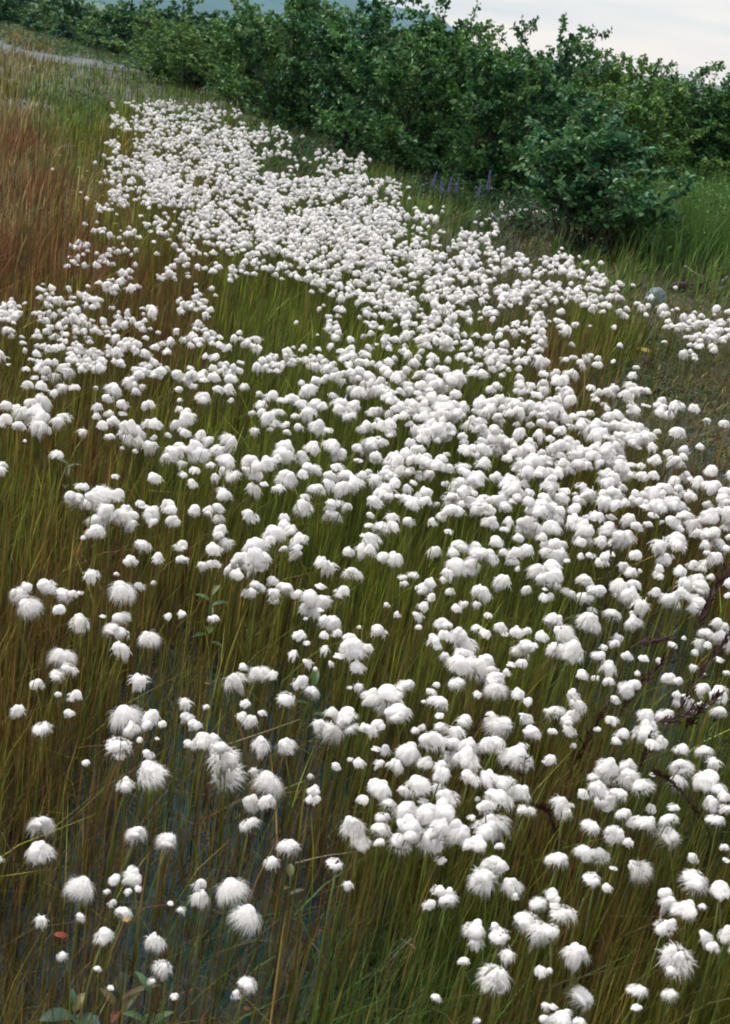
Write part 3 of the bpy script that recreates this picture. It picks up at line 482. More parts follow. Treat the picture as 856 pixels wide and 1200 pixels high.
for hd in heads:
    if hd[3] == 'r':
        u = rnd.random()
        hd[3] = 'b' if (hd[2] < 11 and u < .4) else ('f' if u < .18 else ('d' if u > .9 else 'r'))
def rowname(y): return 'at the bottom edge' if y > 1120 else 'low down' if y > 1010 else 'in the lower part' if y > 890 else 'below the middle' if y > 760 else 'at the middle'
def colname(x): return 'far left' if x < 130 else 'left' if x < 290 else 'left of centre' if x < 410 else 'centre' if x < 520 else 'right of centre' if x < 650 else 'right' if x < 760 else 'far right'
KNAME = {'r': 'round white tuft', 'f': 'flat spreading white tuft', 'w': 'loose wispy white tuft', 'd': 'drooping shaggy white tuft', 'b': 'small oval white tuft'}
order = sorted(heads, key=lambda h: -h[2]*(1 if 0 < h[0] < 856 else .2)); near = order[:300]; rest = order[300:]
buck = {}
for h_ in near: buck.setdefault((rowname(h_[1]), colname(h_[0]), h_[3]), []).append(h_)
ORD = ['leftmost', 'second from left', 'third from left', 'fourth from left', 'fifth from left', 'sixth from left', 'seventh from left', 'eighth from left', 'ninth from left', 'tenth from left', 'eleventh from left', 'twelfth from left', 'thirteenth from left', 'fourteenth from left', 'fifteenth from left', 'sixteenth from left', 'seventeenth from left']
HH = lambda: float(np.clip(rnd.gauss(.31, .03), .24, .38))
for (rw, cl, k), L_ in buck.items():
    L_.sort(key=lambda h: h[0])
    for i, (px, py, w, _) in enumerate(L_):
        hh = HH(); hh = hh if py > 0 else hh; q = P(px, py, hh); wd = w/(F/depth(q)); wd = min(max(wd, .012), .055); hh = q[2]-float(terr(q[0], q[1]))
        si = rnd.randrange(4); rz = rnd.uniform(-.9, .9) if k in 'wf' else rnd.uniform(0, 6.28); c, s = math.cos(rz), math.sin(rz); of = STEMS[si][1]
        bxy = (q[0]-(c*of[0]-s*of[1])*hh, q[1]-(s*of[0]+c*of[1])*hh); zb = float(terr(*bxy))-.005
        o = empty('cottongrass', (bxy[0], bxy[1], zb), rz); hh2 = q[2]-zb
        st = link('stem', STEMS[si][0], o); st.scale = (hh2, hh2, hh2)
        hd = link('seed_head', rnd.choice(KN[k]), o, (of[0]*hh2, of[1]*hh2, hh2+.0)); sw = wd*{'w': .82, 'd': .88}.get(k, .98); hd.scale = (sw, sw, sw); hd.rotation_euler = (rnd.uniform(-.4, .4), rnd.uniform(-.45, .45), 0 if k in 'wf' else rnd.uniform(0, 6))
        od = (', '+ORD[min(i, 16)]+' of these') if len(L_) > 1 else ''
        tag(o, f'{KNAME[k]} {rw} {cl}{od}', 'cottongrass', 'white cottongrass plants in the meadow')
# everything past the 300 largest: one object
def lowhead(seed, sub, nf): return head_mb(random.choice('rrrfd'), seed, sub, nf)
LOW = {}
for nm, sub, nf in (('m', 2, 46), ('f', 1, 14)):
    LOW[nm] = []
    for i in range(14):
        b = lowhead(500+i*7+sub, sub, nf); LOW[nm].append((np.concatenate(b.V), np.concatenate(b.Q), np.concatenate(b.T), np.concatenate(b.C)))
pts = []
for px, py, w, k in rest: pts.append((px, py, w, 'm'))
rows = GRID.split()
HW = lambda y: float(np.interp(y, [110, 200, 300, 400, 500, 600, 900], [3.5, 4.6, 6.5, 9.0, 12.3, 15, 20]))
def dens(x, y):
    gx_ = x/42.8-.5; gy_ = (y-120)/30-.5
    i = int(math.floor(gx_)); j = int(math.floor(gy_)); fx_, fy_ = gx_-i, gy_-j
    def g(a_, b_): return int(rows[min(max(b_, 0), 15)][min(max(a_, 0), 19)]) if -2 <= a_ < 22 and -1 < b_ < 16 else 0
    return ((g(i, j)*(1-fx_)+g(i+1, j)*fx_)*(1-fy_)+(g(i, j+1)*(1-fx_)+g(i+1, j+1)*fx_)*fy_)/9
for j in range(16):
    for i in range(-2, 22):
        c = int(rows[j][min(max(i, 0), 19)])
        if c == 0: continue
        y_ = 120+30*j; w = HW(y_+15); cov = c/9*.92; n_ = -math.log(1-cov)*42.8*30/(w*w*.62)*(1.75 if j < 6 else 1.1)
        if i in (-2, -1, 20, 21): n_ *= .7
        k_ = max(1, int(n_/6)); n_ = int(n_+rnd.random())
        cen = [(rnd.uniform(0, 42.8), rnd.uniform(0, 30)) for _ in range(k_)]
        for q_ in range(n_):
            if rnd.random() < .8: a_ = rnd.choice(cen); x0, y0 = a_[0]+rnd.gauss(0, w*.85), a_[1]+rnd.gauss(0, w*.6)
            else: x0, y0 = rnd.uniform(0, 42.8), rnd.uniform(0, 30)
            X0, Y0 = i*42.8+x0, y_+y0
            if dens(X0, Y0) < .08 and 0 < i < 19: continue
            if (X0-306)**2/62**2+(Y0-360)**2/36**2 < 1 and rnd.random() < .93: continue
            if (X0-712)**2/36**2+(Y0-388)**2/22**2 < 1 and rnd.random() < .95: continue
            if (X0-324)**2/16**2+(Y0-192)**2/11**2 < 1: continue
            if j >= 11 and X0 < 428 and X0 > 0: continue
            if Y0 > 600 and 0 < X0 < 856: continue
            pts.append((X0, Y0, w*min(1.45, max(.55, rnd.gauss(1, .22))), 'm' if Y0 > 430 else 'f'))
# the same meadow goes on past both sides of the frame
for _ in range(330):
    y_ = rnd.uniform(600, 1250); x_ = rnd.choice([rnd.uniform(866, 1150), rnd.uniform(866, 1150), rnd.uniform(-260, -10)]); pts.append((x_, y_, HW(y_), 'm'))
SC = [(122,182),(138,188),(150,222),(95,225),(62,198),(190,152),(355,160),(118,214),(102,232),(128,246),(480,232),(486,288),(520,242),(519,248),(497,260),(633,314),(634,320),(613,304),(724,339),(792,337),(716,346),(820,523),(850,497),(727,404),(828,492),(205,287),(98,298),(132,246),(137,251),(112,190),(570,257),(558,260),(565,262),(575,256),(580,262),(610,303),(745,430),(742,440),(3,545),(2,550)]
for x_, y_ in SC: pts.append((x_, y_, HW(y_)*rnd.uniform(.6, 1), 'm'))
VV, QQ, TT2, CC, qm_, tm_ = [], [], [], [], [], []; off = 0
print('stuff heads', len(pts))
hp = []
for px, py, w, l in pts:
    q = P(px, py, HH()*(1 if py > 600 else .95)); wd = min(max(w/(F/depth(q)), .012), .075)
    v, qd, t, c = LOW[l][rnd.randrange(14)]; a_ = rnd.uniform(0, 6.28); ca, sa = math.cos(a_), math.sin(a_)
    v = v@np.array([[ca, sa, 0], [-sa, ca, 0], [0, 0, 1]])*wd*rnd.uniform(.90, 1.05)+q
    VV.append(v); QQ.append(qd+off); TT2.append(t+off); CC.append(c); off += len(v); hp.append(q)
qm_ = np.zeros(sum(map(len, QQ)), int); tm_ = np.zeros(sum(map(len, TT2)), int)
hp = np.array(hp); n = len(hp); bz2 = terr(hp[:, 0], hp[:, 1]); wd2 = .0026*(hp[:, 1]/2)**.6
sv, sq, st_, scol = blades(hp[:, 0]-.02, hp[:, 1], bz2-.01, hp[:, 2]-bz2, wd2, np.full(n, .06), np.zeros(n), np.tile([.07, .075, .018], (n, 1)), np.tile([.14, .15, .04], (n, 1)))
VV.append(sv); CC.append(scol); QQ.append(sq+off); TT2.append(st_+off)
qm_ = np.concatenate([qm_, np.ones(len(sq), int)]); tm_ = np.concatenate([tm_, np.ones(len(st_), int)])
tag(link('cottongrass_drift', mesh('cottongrass_drift', np.concatenate(VV), np.concatenate(QQ), np.concatenate(TT2), [M_cotton, M_grass], np.concatenate(CC), True, qm_, tm_)), 'thick white drift of cottongrass tufts filling the ditch up to the thicket', 'cottongrass', None, 'stuff')
# ------------------------------------------------------------------ single things
def gz(p): return float(terr(p[0], p[1]))
# stones
def stone(px, py, sx, sy, sz, seed, label, mat, name='stone', cat='stone', grp=None):
    p = P(px, py); V, T = ICO[4]; V = V.copy(); k = 1+wob(V, .16, 1.8, seed)+wob(V, .05, 6, seed+1); V *= k[:, None]; V[:, 2] = np.maximum(V[:, 2], -.6); V *= [sx, sy, sz]
    o = link(name, mesh(name, V, None, T, [mat]), None, (p[0], p[1], gz(p)+sz*.12)); o.rotation_euler = (0, 0, seed); tag(o, label, cat, grp); return o
stone(767, 354, .085, .09, .10, 5, 'round blue grey boulder behind the right tail of the white drift', M_stone)
stone(752, 428, .06, .07, .045, 8, 'low dark stone beside the yellow leaf', M_wood)
stone(640, 262, .0, .0, .0, 1, '', M_wood) if False else None
def log(px, py, L, r, rz, seed, label, mat=None):
    p = P(px, py); b = MB(); n = 9; rr_ = np.random.default_rng(seed); pts = [((t-.5)*L, rr_.normal(0, .012), r*.8+rr_.normal(0, .008)) for t in np.linspace(0, 1, n)]
    b.tube(pts, r*(1+rr_.normal(0, .22, n)), 9, (.1, .1, .1))
    for _ in range(4):
        t = rr_.uniform(-.4, .4)*L; e = np.array([t, 0, r]); d = rr_.normal(0, 1, 3); d[2] = abs(d[2])*.4; d /= np.linalg.norm(d); b.tube([e, e+d*r*1.8, e+d*r*3.2+rr_.normal(0, .01, 3)], [r*.35, r*.25, r*.08], 6, (.1, .1, .1))
    o = link('rotten_log', b.mesh('rotten_log', [mat or M_wood]), None, (p[0], p[1], gz(p))); o.rotation_euler = (0, 0, rz); tag(o, label, 'log', 'rotten wood lying right of the drift')
log(803, 342, .24, .045, .3, 1, 'dark reddish rotten log piece just right of the round boulder')
log(740, 343, .22, .035, -.2, 2, 'dark rotten log piece left of the round boulder')
log(846, 318, .35, .03, .7, 3, 'dark rotten wood cut by the right edge, above the boulder')
log(778, 462, .28, .018, .15, 4, 'thin dark dead branch lying on the turf below the yellow leaf')
def twig(name, pix, h, rad, label, cat, grp, mat=None, col=(.35, .3, .22), fork=True):
    """dead stalk through picture points, each with a height above the ground"""
    b = MB(); q = [P(x, y, hz) for (x, y), hz in zip(pix, h)]; o0 = q[0].copy(); o0[2] = gz(o0); q = np.array(q)-o0
    m_ = np.linspace(0, len(q)-1, 14); q2 = np.stack([np.interp(m_, range(len(q)), q[:, i]) for i in range(3)], 1)
    for _ in range(3): q2[1:-1] = (q2[:-2]+q2[1:-1]*2+q2[2:])/4
    b.tube(q2, np.linspace(rad, rad*.45, 14), 6, col)
    if fork: e = q2[9]; d = q2[12]-q2[9]; b.tube([e, e+d*.6+[rad*6, 0, rad*5], e+d+[rad*14, 0, rad*16]], [rad*.5, rad*.4, rad*.2], 5, col)
    o = link(name, b.mesh(name, [mat or M_stem]), None, o0); tag(o, label, cat, grp); return o
DS = 'pale dead stalks'
twig('dead_stalk', [(472, 206), (473, 180), (479, 152)], [0, .28, .55], .011, 'tallest pale bare stalk standing against the dark thicket', 'stalk', DS)
twig('dead_stalk', [(464, 205), (465, 188)], [0, .17], .008, 'short pale stalk left of the tallest one by the thicket', 'stalk', DS, fork=False)
twig('dead_stalk', [(484, 186), (496, 165)], [.1, .35], .009, 'pale stalk leaning right of the tallest one by the thicket', 'stalk', DS)
twig('dead_stalk', [(512, 178), (520, 150)], [.2, .5], .008, 'thin brownish stalk leaning into the thicket above the lupines', 'stalk', DS, col=(.16, .09, .06))
twig('dead_branch', [(803, 312), (815, 320), (830, 330)], [.14, .08, .02], .008, 'bleached forked twig lying right above the boulder', 'branch', None)
twig('dead_branch', [(846, 330), (858, 320), (870, 316)], [.02, .06, .08], .008, 'bleached twig at the right edge beside the rotten wood', 'branch', None)
twig('dead_stalk', [(217, 410), (219, 395), (226, 385), (230, 384)], [.12, .2, .26, .27], .004, 'pale curled stalk bending through the tufts at middle left', 'stalk', DS, col=(.55, .48, .40), fork=False)
twig('dead_stalk', [(128, 372), (131, 362), (138, 352)], [.12, .2, .26], .004, 'pale curved stalk on the rusty patch at upper left', 'stalk', DS, col=(.42, .38, .32), fork=False)
ST = 'dry straw stalks across the sedge'
for pix, h, lb, cl in [([(34, 1052), (18, 1010), (2, 975)], [.02, .12, .2], 'straw leaning left beside the lowest left tufts', (.30, .25, .20)),
    ([(164, 968), (180, 945), (197, 926)], [.12, .18, .24], 'pinkish straw rising right above the wispy pair at lower left', (.32, .22, .17)),
    ([(268, 872), (310, 858), (352, 843)], [.16, .19, .22], 'long yellow green straw lying across left of centre', (.24, .21, .10)),
    ([(574, 1196), (558, 1165), (541, 1132)], [.04, .10, .18], 'thick pale straw leaning left at the bottom centre', (.38, .33, .24)),
    ([(443, 1142), (462, 1120), (482, 1100)], [.08, .13, .18], 'pale straw leaning right in the dark sedge at bottom centre', (.33, .27, .22)),
    ([(468, 1128), (490, 1112), (470, 1100)], [.08, .14, .12], 'bent pale straw crossing the leaning one at bottom centre', (.30, .25, .20)),
    ([(530, 1112), (524, 1098), (519, 1085)], [.1, .14, .18], 'short thick pale straw right of the dark sedge', (.38, .33, .24)),
    ([(345, 1012), (380, 1003), (420, 998)], [.14, .15, .16], 'thin straw lying level under the spread tuft left of centre', (.26, .2, .14)),
    ([(380, 1165), (386, 1130), (366, 1105)], [.04, .12, .17], 'forked grey straw in the dark gap at lower centre left', (.30, .26, .2)),
    ([(398, 1158), (393, 1135), (392, 1120)], [.04, .1, .14], 'short grey straw in the dark gap right of the forked one', (.30, .28, .24)),
    ([(672, 1145), (668, 1100), (684, 1052)], [.04, .14, .26], 'pale stalk rising between the big tufts at lower right', (.30, .26, .22)),
    ([(836, 1186), (832, 1172), (822, 1158)], [.03, .08, .10], 'short white hooked straw at the bottom right', (.5, .45, .4)),
    ([(838, 890), (848, 870), (838, 858)], [.1, .16, .18], 'curled grey blade at the right edge above the blue water', (.20, .2, .18))]:
    twig('straw', pix, h, .0016, lb, 'straw', ST, col=cl, fork=False)
# dark plumed sedges on the right
def plume(pix, h, label, wide=.010, r=.0016, nfl=70):
    o0 = P(*pix[0], h[0]); o0[2] = gz(o0); q = np.array([P(x, y, hz) for (x, y), hz in zip(pix, h)])-o0
    if h[0] > .05: q = np.vstack([[[q[0][0]-.02, q[0][1], -.005]], q])
    m_ = np.linspace(0, len(q)-1, 22); q2 = np.stack([np.interp(m_, range(len(q)), q[:, i]) for i in range(3)], 1)
    for _ in range(4): q2[1:-1] = (q2[:-2]+q2[1:-1]*2+q2[2:])/4
    o = empty('plumed_sedge', o0); b = MB(); b.tube(q2, np.linspace(r*1.2, r*.6, 22), 5, (.05, .022, .016)); link('stem', b.mesh('stem', [M_stem]), o)
    n = nfl; t = rng.uniform(9, 21, n); k = np.stack([np.interp(t, range(22), q2[:, i]) for i in range(3)], 1); ax = q2[-1]-q2[9]; ax /= np.linalg.norm(ax)
    d = ax+rng.normal(0, .35, (n, 3)); V, Q, C = leaf_batch(k+rng.normal(0, wide*.25, (n, 3)), d, wide*2.6*rng.uniform(.6, 1.3, n), .22, np.array([.045, .018, .014])*cnoise(n, .3), .05, .05)
    link('plume', mesh('plume', V, Q, None, [M_grass], np.clip(C, .004, 1)), o); tag(o, label, 'sedge', 'dark plumed sedges at right')
plume([(700, 745), (712, 700), (717, 640)], [.15, .3, .44], 'dark upright sedge spike among the tufts at middle right', .006)
plume([(806, 755), (828, 712), (852, 668)], [.3, .4, .48], 'dark feathery sedge leaning to the right edge at middle right', .011)
plume([(705, 870), (740, 815), (790, 762)], [.15, .32, .45], 'long dark plume sweeping up right across the tufts', .010)
plume([(752, 900), (790, 840), (835, 770), (858, 745)], [.12, .3, .42, .46], 'longest dark plume running to the right edge', .010)
plume([(735, 757), (765, 752), (790, 748)], [.36, .38, .38], 'dark plume lying level above the right hand tufts', .009)
plume([(668, 905), (690, 862), (712, 828)], [.15, .27, .36], 'dark reddish spike left of the long sweeping plume', .008)
plume([(765, 845), (795, 845), (812, 828)], [.3, .33, .34], 'dark plume bending under the tuft pair at right', .008)
plume([(800, 860), (815, 838), (842, 815)], [.26, .32, .38], 'dark plume below the longest one at right', .009)
plume([(748, 905), (756, 885), (763, 858)], [.2, .3, .38], 'straight dark spike behind the lower right tufts', .006)
plume([(520, 905), (545, 870), (528, 830), (505, 880)][:2]+[(572, 832)], [.2, .28, .36], 'dark bent stalk crossing the tufts right of centre', .006, nfl=40)
plume([(604, 962), (612, 920), (616, 885)], [.15, .26, .36], 'dark reddish stalk right of centre between crowded tufts', .006, nfl=40)
plume([(660, 1045), (655, 985), (644, 950), (628, 946)], [.08, .24, .33, .34], 'broad dark blade arching over and down at lower right', .006, .0024, 140)
plume([(838, 985), (818, 950), (785, 912), (768, 906)], [.12, .25, .34, .34], 'dark grey blade arching left beside the blue water at right', .006, .0022, 140)
plume([(446, 885), (460, 850), (468, 838)], [.2, .28, .32], 'short dark stalk crossing tufts left of the bent one', .006, nfl=30)
plume([(336, 728), (342, 700), (348, 676)], [.15, .26, .36], 'thin dark red stalk rising left of the centre tufts', .005, nfl=30)
plume([(500, 900), (478, 870), (505, 862)], [.2, .28, .32], 'dark forked stalk behind crowded tufts below centre', .006, nfl=30)
# lupines
def lupine_parts(seed):
    r = np.random.default_rng(seed); s = MB(); s.tube([(0, 0, 0), (.01, 0, .3), (.0, .01, .62)], [.006, .005, .003], 5, (.04, .07, .03)); f = MB()
    for i in range(64):
        t = i/64; a = i*2.4; z = .34+.30*t; ra = .034*(1-.72*t); d = np.array([math.cos(a), math.sin(a), -.15]); V, T = ICO[1]; V = V*[.010, .010, .012]*(1.15-.6*t); f.add(V+d*ra+[0, 0, z], None, T, np.array([.19, .17, .36])*r.uniform(.7, 1.3))
    P_, D_, S_ = [], [], []
    for i in range(16):
        a = r.uniform(0, 6.28); l = r.uniform(.08, .2); c = np.array([math.cos(a)*l, math.sin(a)*l, r.uniform(.05, .32)]); s.tube([(0, 0, c[2]*.5), c], [.002, .0015], 4, (.04, .07, .03), cap=False)
        for k in range(8): b_ = k*2*PI/8; P_.append(c); D_.append([math.cos(b_), math.sin(b_), .35]); S_.append(.055)
    V, Q, C = leaf_batch(np.array(P_), np.array(D_, float), np.array(S_), .25, np.tile([.03, .075, .03], (len(P_), 1)))
    return s.mesh('stem', [M_stem]), f.mesh('flower_spike', [M_petal]), mesh('leaves', V, Q, None, [M_leaf], C)
LP = [lupine_parts(1), lupine_parts(2)]
for i, (px, py, top, lb) in enumerate([(501, 226, 200, 'pale purple lupine at the left end of the lupine group'), (516, 231, 209, 'short purple lupine second from the left'), (524, 231, 208, 'short purple lupine third from the left'), (531, 231, 208, 'short purple lupine fourth from the left'),
    (569, 233, 200, 'purple lupine with a broad spike right of the short ones'), (585, 215, 173, 'tallest purple lupine standing against the dark bush'), (557, 236, 214, 'small bluish lupine between the short ones and the broad one'), (668, 238, 208, 'faint lupine half hidden by the broad low bush')]):
    p = P(px, py+14); pm = F/depth(p); s = (py+14-top)/pm/.64; o = empty('lupine', (p[0], p[1], gz(p)), i*1.1); o.scale = (s, s, s); o.rotation_euler = (random.uniform(-.12, .12), random.uniform(-.16, .16), i*1.1)
    for me_, nm in zip(LP[i % 2], ('stem', 'flower_spike', 'leaves')): link(nm, me_, o)
    tag(o, lb, 'lupine', 'lupines at the foot of the thicket')
# low white-tufted willow by the broad bush
for i, (px, py, lb, sd) in enumerate([(614, 272, 'low narrow leaved shrub topped with white fluff left of the broad low bush', 1), (652, 272, 'low shrub with white fluff partly under the broad low bush', 2), (572, 268, 'small loose shrub with white fluff near the lupines', 3)]):
    p = P(px, py); r = np.random.default_rng(sd); o = empty('white_tufted_shrub', (p[0], p[1], gz(p))); b = MB(); fl = MB(); P_, D_ = [], []
    sc_ = 1.0 if i < 2 else .6
    for k in range(26):
        a = r.uniform(0, 6.28); e = np.array([math.cos(a)*r.uniform(.03, .27)*sc_, math.sin(a)*r.uniform(.03, .25)*sc_, r.uniform(.10, .24)*sc_]); b.tube([(0, 0, 0), e*[.6, .6, .4], e], [.004, .003, .002], 4, (.10, .07, .05), cap=False)
        for q_ in range(12): P_.append(e*r.uniform(.4, 1)+r.normal(0, .02, 3)*sc_); d = r.normal(0, 1, 3)*.6+e/np.linalg.norm(e); D_.append(d)
        if r.random() < .62:
            for q_ in range(5): V, T = ICO[1]; V = V*r.uniform(.007, .013)*(1+wob(V, .3, 3, k))[:, None]; fl.add(V+e+r.normal(0, .012, 3)+[0, 0, .012], None, T, WHITE*.95)
    link('branches', b.mesh('branches', [M_bark]), o); V, Q, C = leaf_batch(np.array(P_), np.array(D_), r.uniform(.03, .055, len(P_)), .22, np.array([.055, .085, .05])*cnoise(len(P_), .15))
    link('leaves', mesh('leaves', V, Q, None, [M_leaf], C), o); link('white_fluff', fl.mesh('white_fluff', [M_cotton]), o); tag(o, lb, 'shrub', 'white tufted low shrubs')
# little yellow flowers on the left bank
b = MB(); b.tube([(0, 0, 0), (.005, 0, .16)], [.002, .0015], 4, (.06, .08, .02)); YS = b.mesh('stem', [M_stem]); b = MB()
for k in range(9):
    a = k*2*PI/9; d = np.array([math.cos(a), math.sin(a), 0]); s = np.array([-d[1], d[0], 0]); b.add([[0, 0, 0], d*.012+s*.006+[0, 0, .004], d*.022+[0, 0, .002], d*.012-s*.006+[0, 0, .004]], [(0, 1, 2, 3)], None, (.70, .62, .28))
V, T = ICO[1]; b.add(V*[.007, .007, .005]+[0, 0, .003], None, T, (.5, .36, .06)); YF = b.mesh('flower_head', [M_petal])
for i, (px, py) in enumerate([(92, 196), (103, 201), (113, 212), (121, 193), (124, 204), (108, 222), (112, 236), (119, 229), (97, 208), (131, 236), (70, 182), (80, 140), (135, 262), (86, 224), (128, 216)]):
    p = P(px, py, .16); z = gz(p); o = empty('yellow_flower', (p[0], p[1], z), i); link('stem', YS, o); link('flower_head', YF, o, (.005, 0, .16)); tag(o, 'small pale yellow flower on the grassy left bank beside the top of the drift', 'flower', 'pale yellow flowers on the left bank')
p = P(355, 160, .2); o = empty('white_flower', (p[0], p[1], gz(p))); link('stem', YS, o).scale = (1.2, 1.2, 1.25); b = MB(); V, T = ICO[2]; b.add(V*(1+wob(V, .15, 3, 2))[:, None]*.026, None, T, (.85, .80, .66)); link('flower_head', b.mesh('flower_head', [M_petal]), o, (.005, 0, .2)); tag(o, 'single creamy white flower alone in front of the dark thicket', 'flower')
# broad leaved plants
def broad(name, px, py, h, leaves, label, cat='plant', flat=0.0):
    p = P(px, py, h*.7); o = empty(name, (p[0], p[1], gz(p))); st = MB(); st.tube([(0, 0, -.01), (.004, 0, h*.5), (0, 0, h*.95)], [.003, .0026, .0018], 6, (.07, .09, .03)); link('stem', st.mesh('stem', [M_stem]), o)
    for i, (a, zf, L, W, up, col) in enumerate(leaves):
        b = MB(); n = 8; a = math.radians(a); d = np.array([math.cos(a), math.sin(a), 0]); s = np.array([-d[1], d[0], 0]); V = []
        for t in np.linspace(0, 1, n):
            w = W*.5*math.sin(PI*min(1, t*.93+.05))**.7; c = d*L*t*math.cos(math.radians(up)*(1-.4*t))+np.array([0, 0, L*(math.sin(math.radians(up))*t-.32*t*t)])+[0, 0, zf*h]
            V += [c-s*w+[0, 0, w*.35], c-s*w*.5+[0, 0, w*.08], c, c+s*w*.5+[0, 0, w*.08], c+s*w+[0, 0, w*.35]]
        Q = [(r_*5+k, r_*5+k+1, r_*5+k+6, r_*5+k+5) for r_ in range(n-1) for k in range(4)]
        b.add(V, Q, None, col); link('leaf', b.mesh('leaf', [M_leaf]), o)
    tag(o, label, cat); return o
TEAL = (.04, .10, .06); GRN = (.05, .11, .03); YEL = (.42, .27, .04); RUST = (.22, .08, .04)
broad('broad_leaved_plant', 86, 1206, .22, [(200, .8, .055, .032, 20, TEAL), (330, .8, .055, .034, 20, TEAL), (70, .85, .035, .018, 50, (.18, .16, .05)), (120, .9, .028, .010, 70, TEAL), (262, .75, .04, .02, 5, YEL)], 'round leaved blue green plant with a yellow leaf at the bottom left edge')
broad('upright_leafy_plant', 174, 1180, .24, [(200, .55, .05, .02, 60, (.09, .17, .07)), (20, .5, .055, .018, 65, (.08, .16, .06)), (100, .35, .06, .02, 50, (.08, .15, .05)), (280, .3, .05, .018, 45, (.06, .12, .04)), (150, .8, .045, .014, 75, (.1, .18, .08))], 'upright plant with oval green leaves at the bottom left under the small tufts')
broad('lance_leaved_plant', 140, 1172, .22, [(28, .7, .075, .013, 30, (.17, .12, .06)), (150, .6, .05, .016, 50, (.16, .13, .05)), (265, .6, .04, .016, 30, RUST), (60, .5, .06, .012, 50, (.1, .1, .04))], 'plant with narrow brownish lance leaves left of the upright leafy one')
broad('leafy_weed', 246, 725, .24, [(170, .9, .05, .022, 35, GRN), (20, .85, .05, .022, 30, GRN), (280, .6, .055, .024, 25, GRN), (100, .7, .05, .02, 45, GRN), (220, .5, .05, .022, 20, GRN), (340, .4, .05, .02, 20, GRN), (60, .98, .04, .016, 60, (.1, .14, .04))], 'leafy green weed standing among stems at middle left')
broad('leafy_weed', 338, 1050, .2, [(100, .9, .03, .014, 60, (.13, .13, .05)), (250, .8, .03, .012, 40, (.14, .12, .05)), (20, .7, .035, .012, 40, (.12, .12, .05))], 'small yellowish leafy sprig in the dark sedge left of centre')
broad('leafy_weed', 365, 828, .26, [(90, .9, .05, .02, 60, GRN), (200, .7, .045, .018, 40, GRN), (330, .6, .05, .02, 40, GRN)], 'small green leafy weed right of the long lying straw')
broad('leafy_weed', 78, 560, .24, [(170, .9, .06, .024, 30, (.09, .11, .05)), (20, .85, .05, .022, 30, (.08, .1, .05)), (280, .6, .06, .026, 25, (.07, .1, .04)), (100, .7, .06, .022, 45, (.1, .12, .06)), (220, .4, .06, .026, 20, (.06, .09, .04))], 'grey green leafy weed below a wispy tuft near the left edge')
def fallen(name, px, py, hz, L, W, col, a, label):
    p = P(px, py, hz); b = MB(); V = []; n = 7
    for t in np.linspace(0, 1, n): w = W*.5*math.sin(PI*min(1, t*.9+.07))**.7; V += [(L*(t-.5), -w, .25*w), (L*(t-.5), 0, .12*L*math.sin(PI*t)), (L*(t-.5), w, .25*w)]
    b.add(V, [(r_*3+k, r_*3+k+1, r_*3+k+4, r_*3+k+3) for r_ in range(n-1) for k in range(2)], None, col)
    o = link(name, b.mesh(name, [M_leaf]), None, (p[0], p[1], p[2])); o.rotation_euler = (.2, .1, a); tag(o, label, 'leaf')
fallen('fallen_leaf', 72, 1096, .1, .026, .014, (.30, .045, .02), .1, 'red leaf caught in the sedge near the bottom left')
fallen('fallen_leaf', 148, 1078, .14, .014, .012, (.55, .26, .03), .4, 'small orange leaf just under a flat tuft at lower left')
fallen('fallen_leaf', 756, 411, .03, .11, .06, (.42, .30, .05), -.1, 'yellow leaf lying on the turf below the boulder')
fallen('fallen_leaf', 290, 1182, .06, .012, .010, (.45, .16, .03), .4, 'tiny orange leaf in the dark gap at the bottom')
fallen('fallen_leaf', 243, 801, .08, .018, .006, (.40, .22, .03), .0, 'narrow orange leaf floating by the water at left')

# ------------------------------------------------------------------ light and air
w = bpy.data.worlds.new('World'); sc.world = w; w.use_nodes = True; nt = w.node_tree; N, L = nt.nodes, nt.links; N.clear()
out = N.new('ShaderNodeOutputWorld'); bg = N.new('ShaderNodeBackground'); bg.inputs[1].default_value = .1; L.new(bg.outputs[0], out.inputs[0])
SUN_EL, SUN_AZ = math.radians(52), math.radians(-60)
sky = N.new('ShaderNodeTexSky'); sky.sky_type = 'NISHITA'; sky.sun_disc = False; sky.sun_elevation = SUN_EL; sky.sun_rotation = SUN_AZ
tc = N.new('ShaderNodeTexCoord'); sx = N.new('ShaderNodeSeparateXYZ'); L.new(tc.outputs['Generated'], sx.inputs[0])
mp = N.new('ShaderNodeMapping'); mp.inputs['Scale'].default_value = (1.0, 1.0, 9.0); mp.inputs['Rotation'].default_value = (0, math.radians(4), 0); L.new(tc.outputs['Generated'], mp.inputs[0])
no = N.new('ShaderNodeTexNoise'); no.inputs['Scale'].default_value = 2.6; no.inputs['Detail'].default_value = 5; no.inputs['Roughness'].default_value = .5; L.new(mp.outputs[0], no.inputs['Vector'])
cr = N.new('ShaderNodeValToRGB'); cr.color_ramp.elements[0].position = .34; cr.color_ramp.elements[0].color = (.58, .55, .52, 1); cr.color_ramp.elements[1].position = .50; cr.color_ramp.elements[1].color = (.84, .705, .585, 1); L.new(no.outputs[0], cr.inputs[0])
mr = N.new('ShaderNodeMapRange'); mr.inputs[1].default_value = 0; mr.inputs[2].default_value = 1; mr.inputs[3].default_value = 7.6; mr.inputs[4].default_value = 12; L.new(sx.outputs[2], mr.inputs[0])
vs = N.new('ShaderNodeVectorMath'); vs.operation = 'SCALE'; L.new(cr.outputs[0], vs.inputs[0]); L.new(mr.outputs[0], vs.inputs['Scale'])
hi = N.new('ShaderNodeMapRange'); hi.inputs[1].default_value = .12; hi.inputs[2].default_value = .5; L.new(sx.outputs[2], hi.inputs[0])
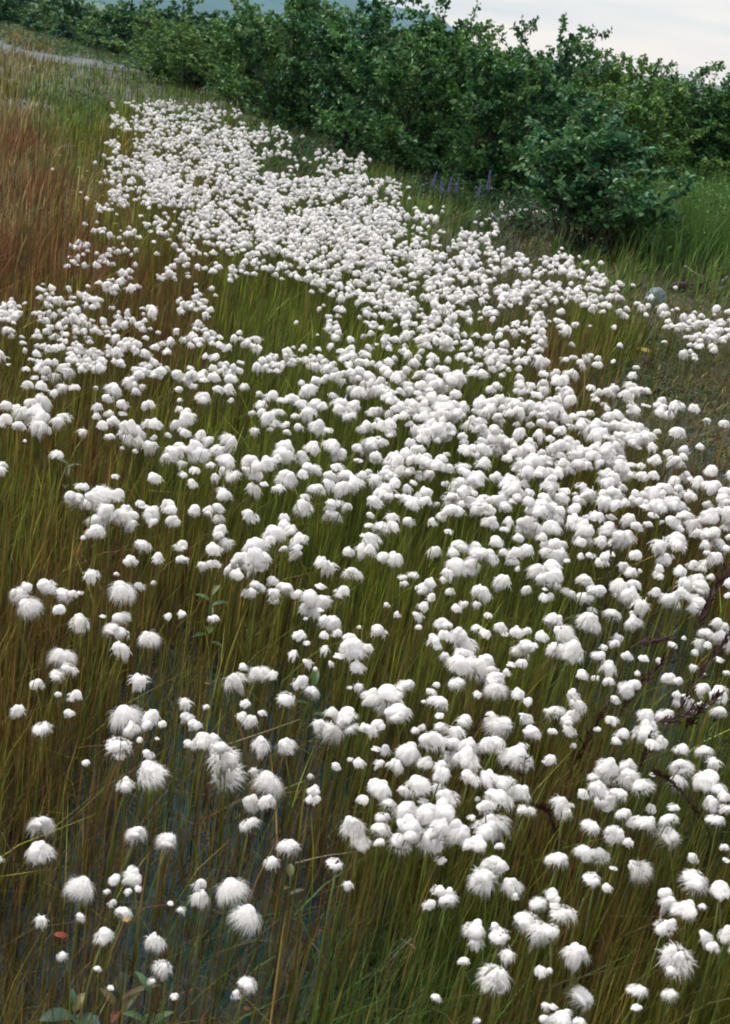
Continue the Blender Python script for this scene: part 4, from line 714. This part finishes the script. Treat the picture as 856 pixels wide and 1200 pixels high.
m2 = N.new('ShaderNodeMixRGB'); L.new(hi.outputs[0], m2.inputs[0]); L.new(cr.outputs[0], m2.inputs[1]); m2.inputs[2].default_value = (.66, .69, .72, 1); L.new(m2.outputs[0], vs.inputs[0])
mx = N.new('ShaderNodeMixRGB'); mx.inputs[0].default_value = .9; L.new(sky.outputs[0], mx.inputs[1]); L.new(vs.outputs[0], mx.inputs[2]); L.new(mx.outputs[0], bg.inputs[0])
sl = bpy.data.lights.new('sun', 'SUN'); sl.energy = 1.9; sl.angle = math.radians(14); sl.color = (1, .975, .93); so = link('sun', sl)
dv = Vector((math.sin(SUN_AZ)*math.cos(SUN_EL), math.cos(SUN_AZ)*math.cos(SUN_EL), math.sin(SUN_EL))); so.rotation_euler = dv.to_track_quat('Z', 'Y').to_euler(); so.location = (-10, 5, 20)
HZ = 0.0001
if HZ > 0:
    bm = bmesh.new(); bmesh.ops.create_cube(bm, size=1.0); me = bpy.data.meshes.new('haze'); bm.to_mesh(me); bm.free(); hm = bpy.data.materials.new('haze'); nt, N, L = nodes(hm)
    out = N.new('ShaderNodeOutputMaterial'); pv = N.new('ShaderNodeVolumePrincipled'); pv.inputs['Color'].default_value = (.30, .66, 1.0, 1); pv.inputs['Density'].default_value = HZ; pv.inputs['Anisotropy'].default_value = .0; L.new(pv.outputs[0], out.inputs['Volume']); me.materials.append(hm)
    o = link('haze', me); o.scale = (7500, 7500, 420); o.location = (0, 0, 420/2-8.5); tag(o, 'thin bluish haze over the valley', None, None, 'stuff')
sc.view_settings.view_transform = 'Standard'; sc.view_settings.look = 'None'; sc.view_settings.gamma = 1; sc.view_settings.use_curve_mapping = False; sc.view_settings.exposure = 0.98
sc.render.engine = 'CYCLES'; cy = sc.cycles; cy.max_bounces = 6; cy.diffuse_bounces = 3; cy.glossy_bounces = 2; cy.transmission_bounces = 3; cy.transparent_max_bounces = 4; cy.volume_bounces = 0; cy.use_denoising = True; cy.caustics_reflective = False; cy.caustics_refractive = False
sc.render.filter_size = 1.9; cy.filter_width = 1.9
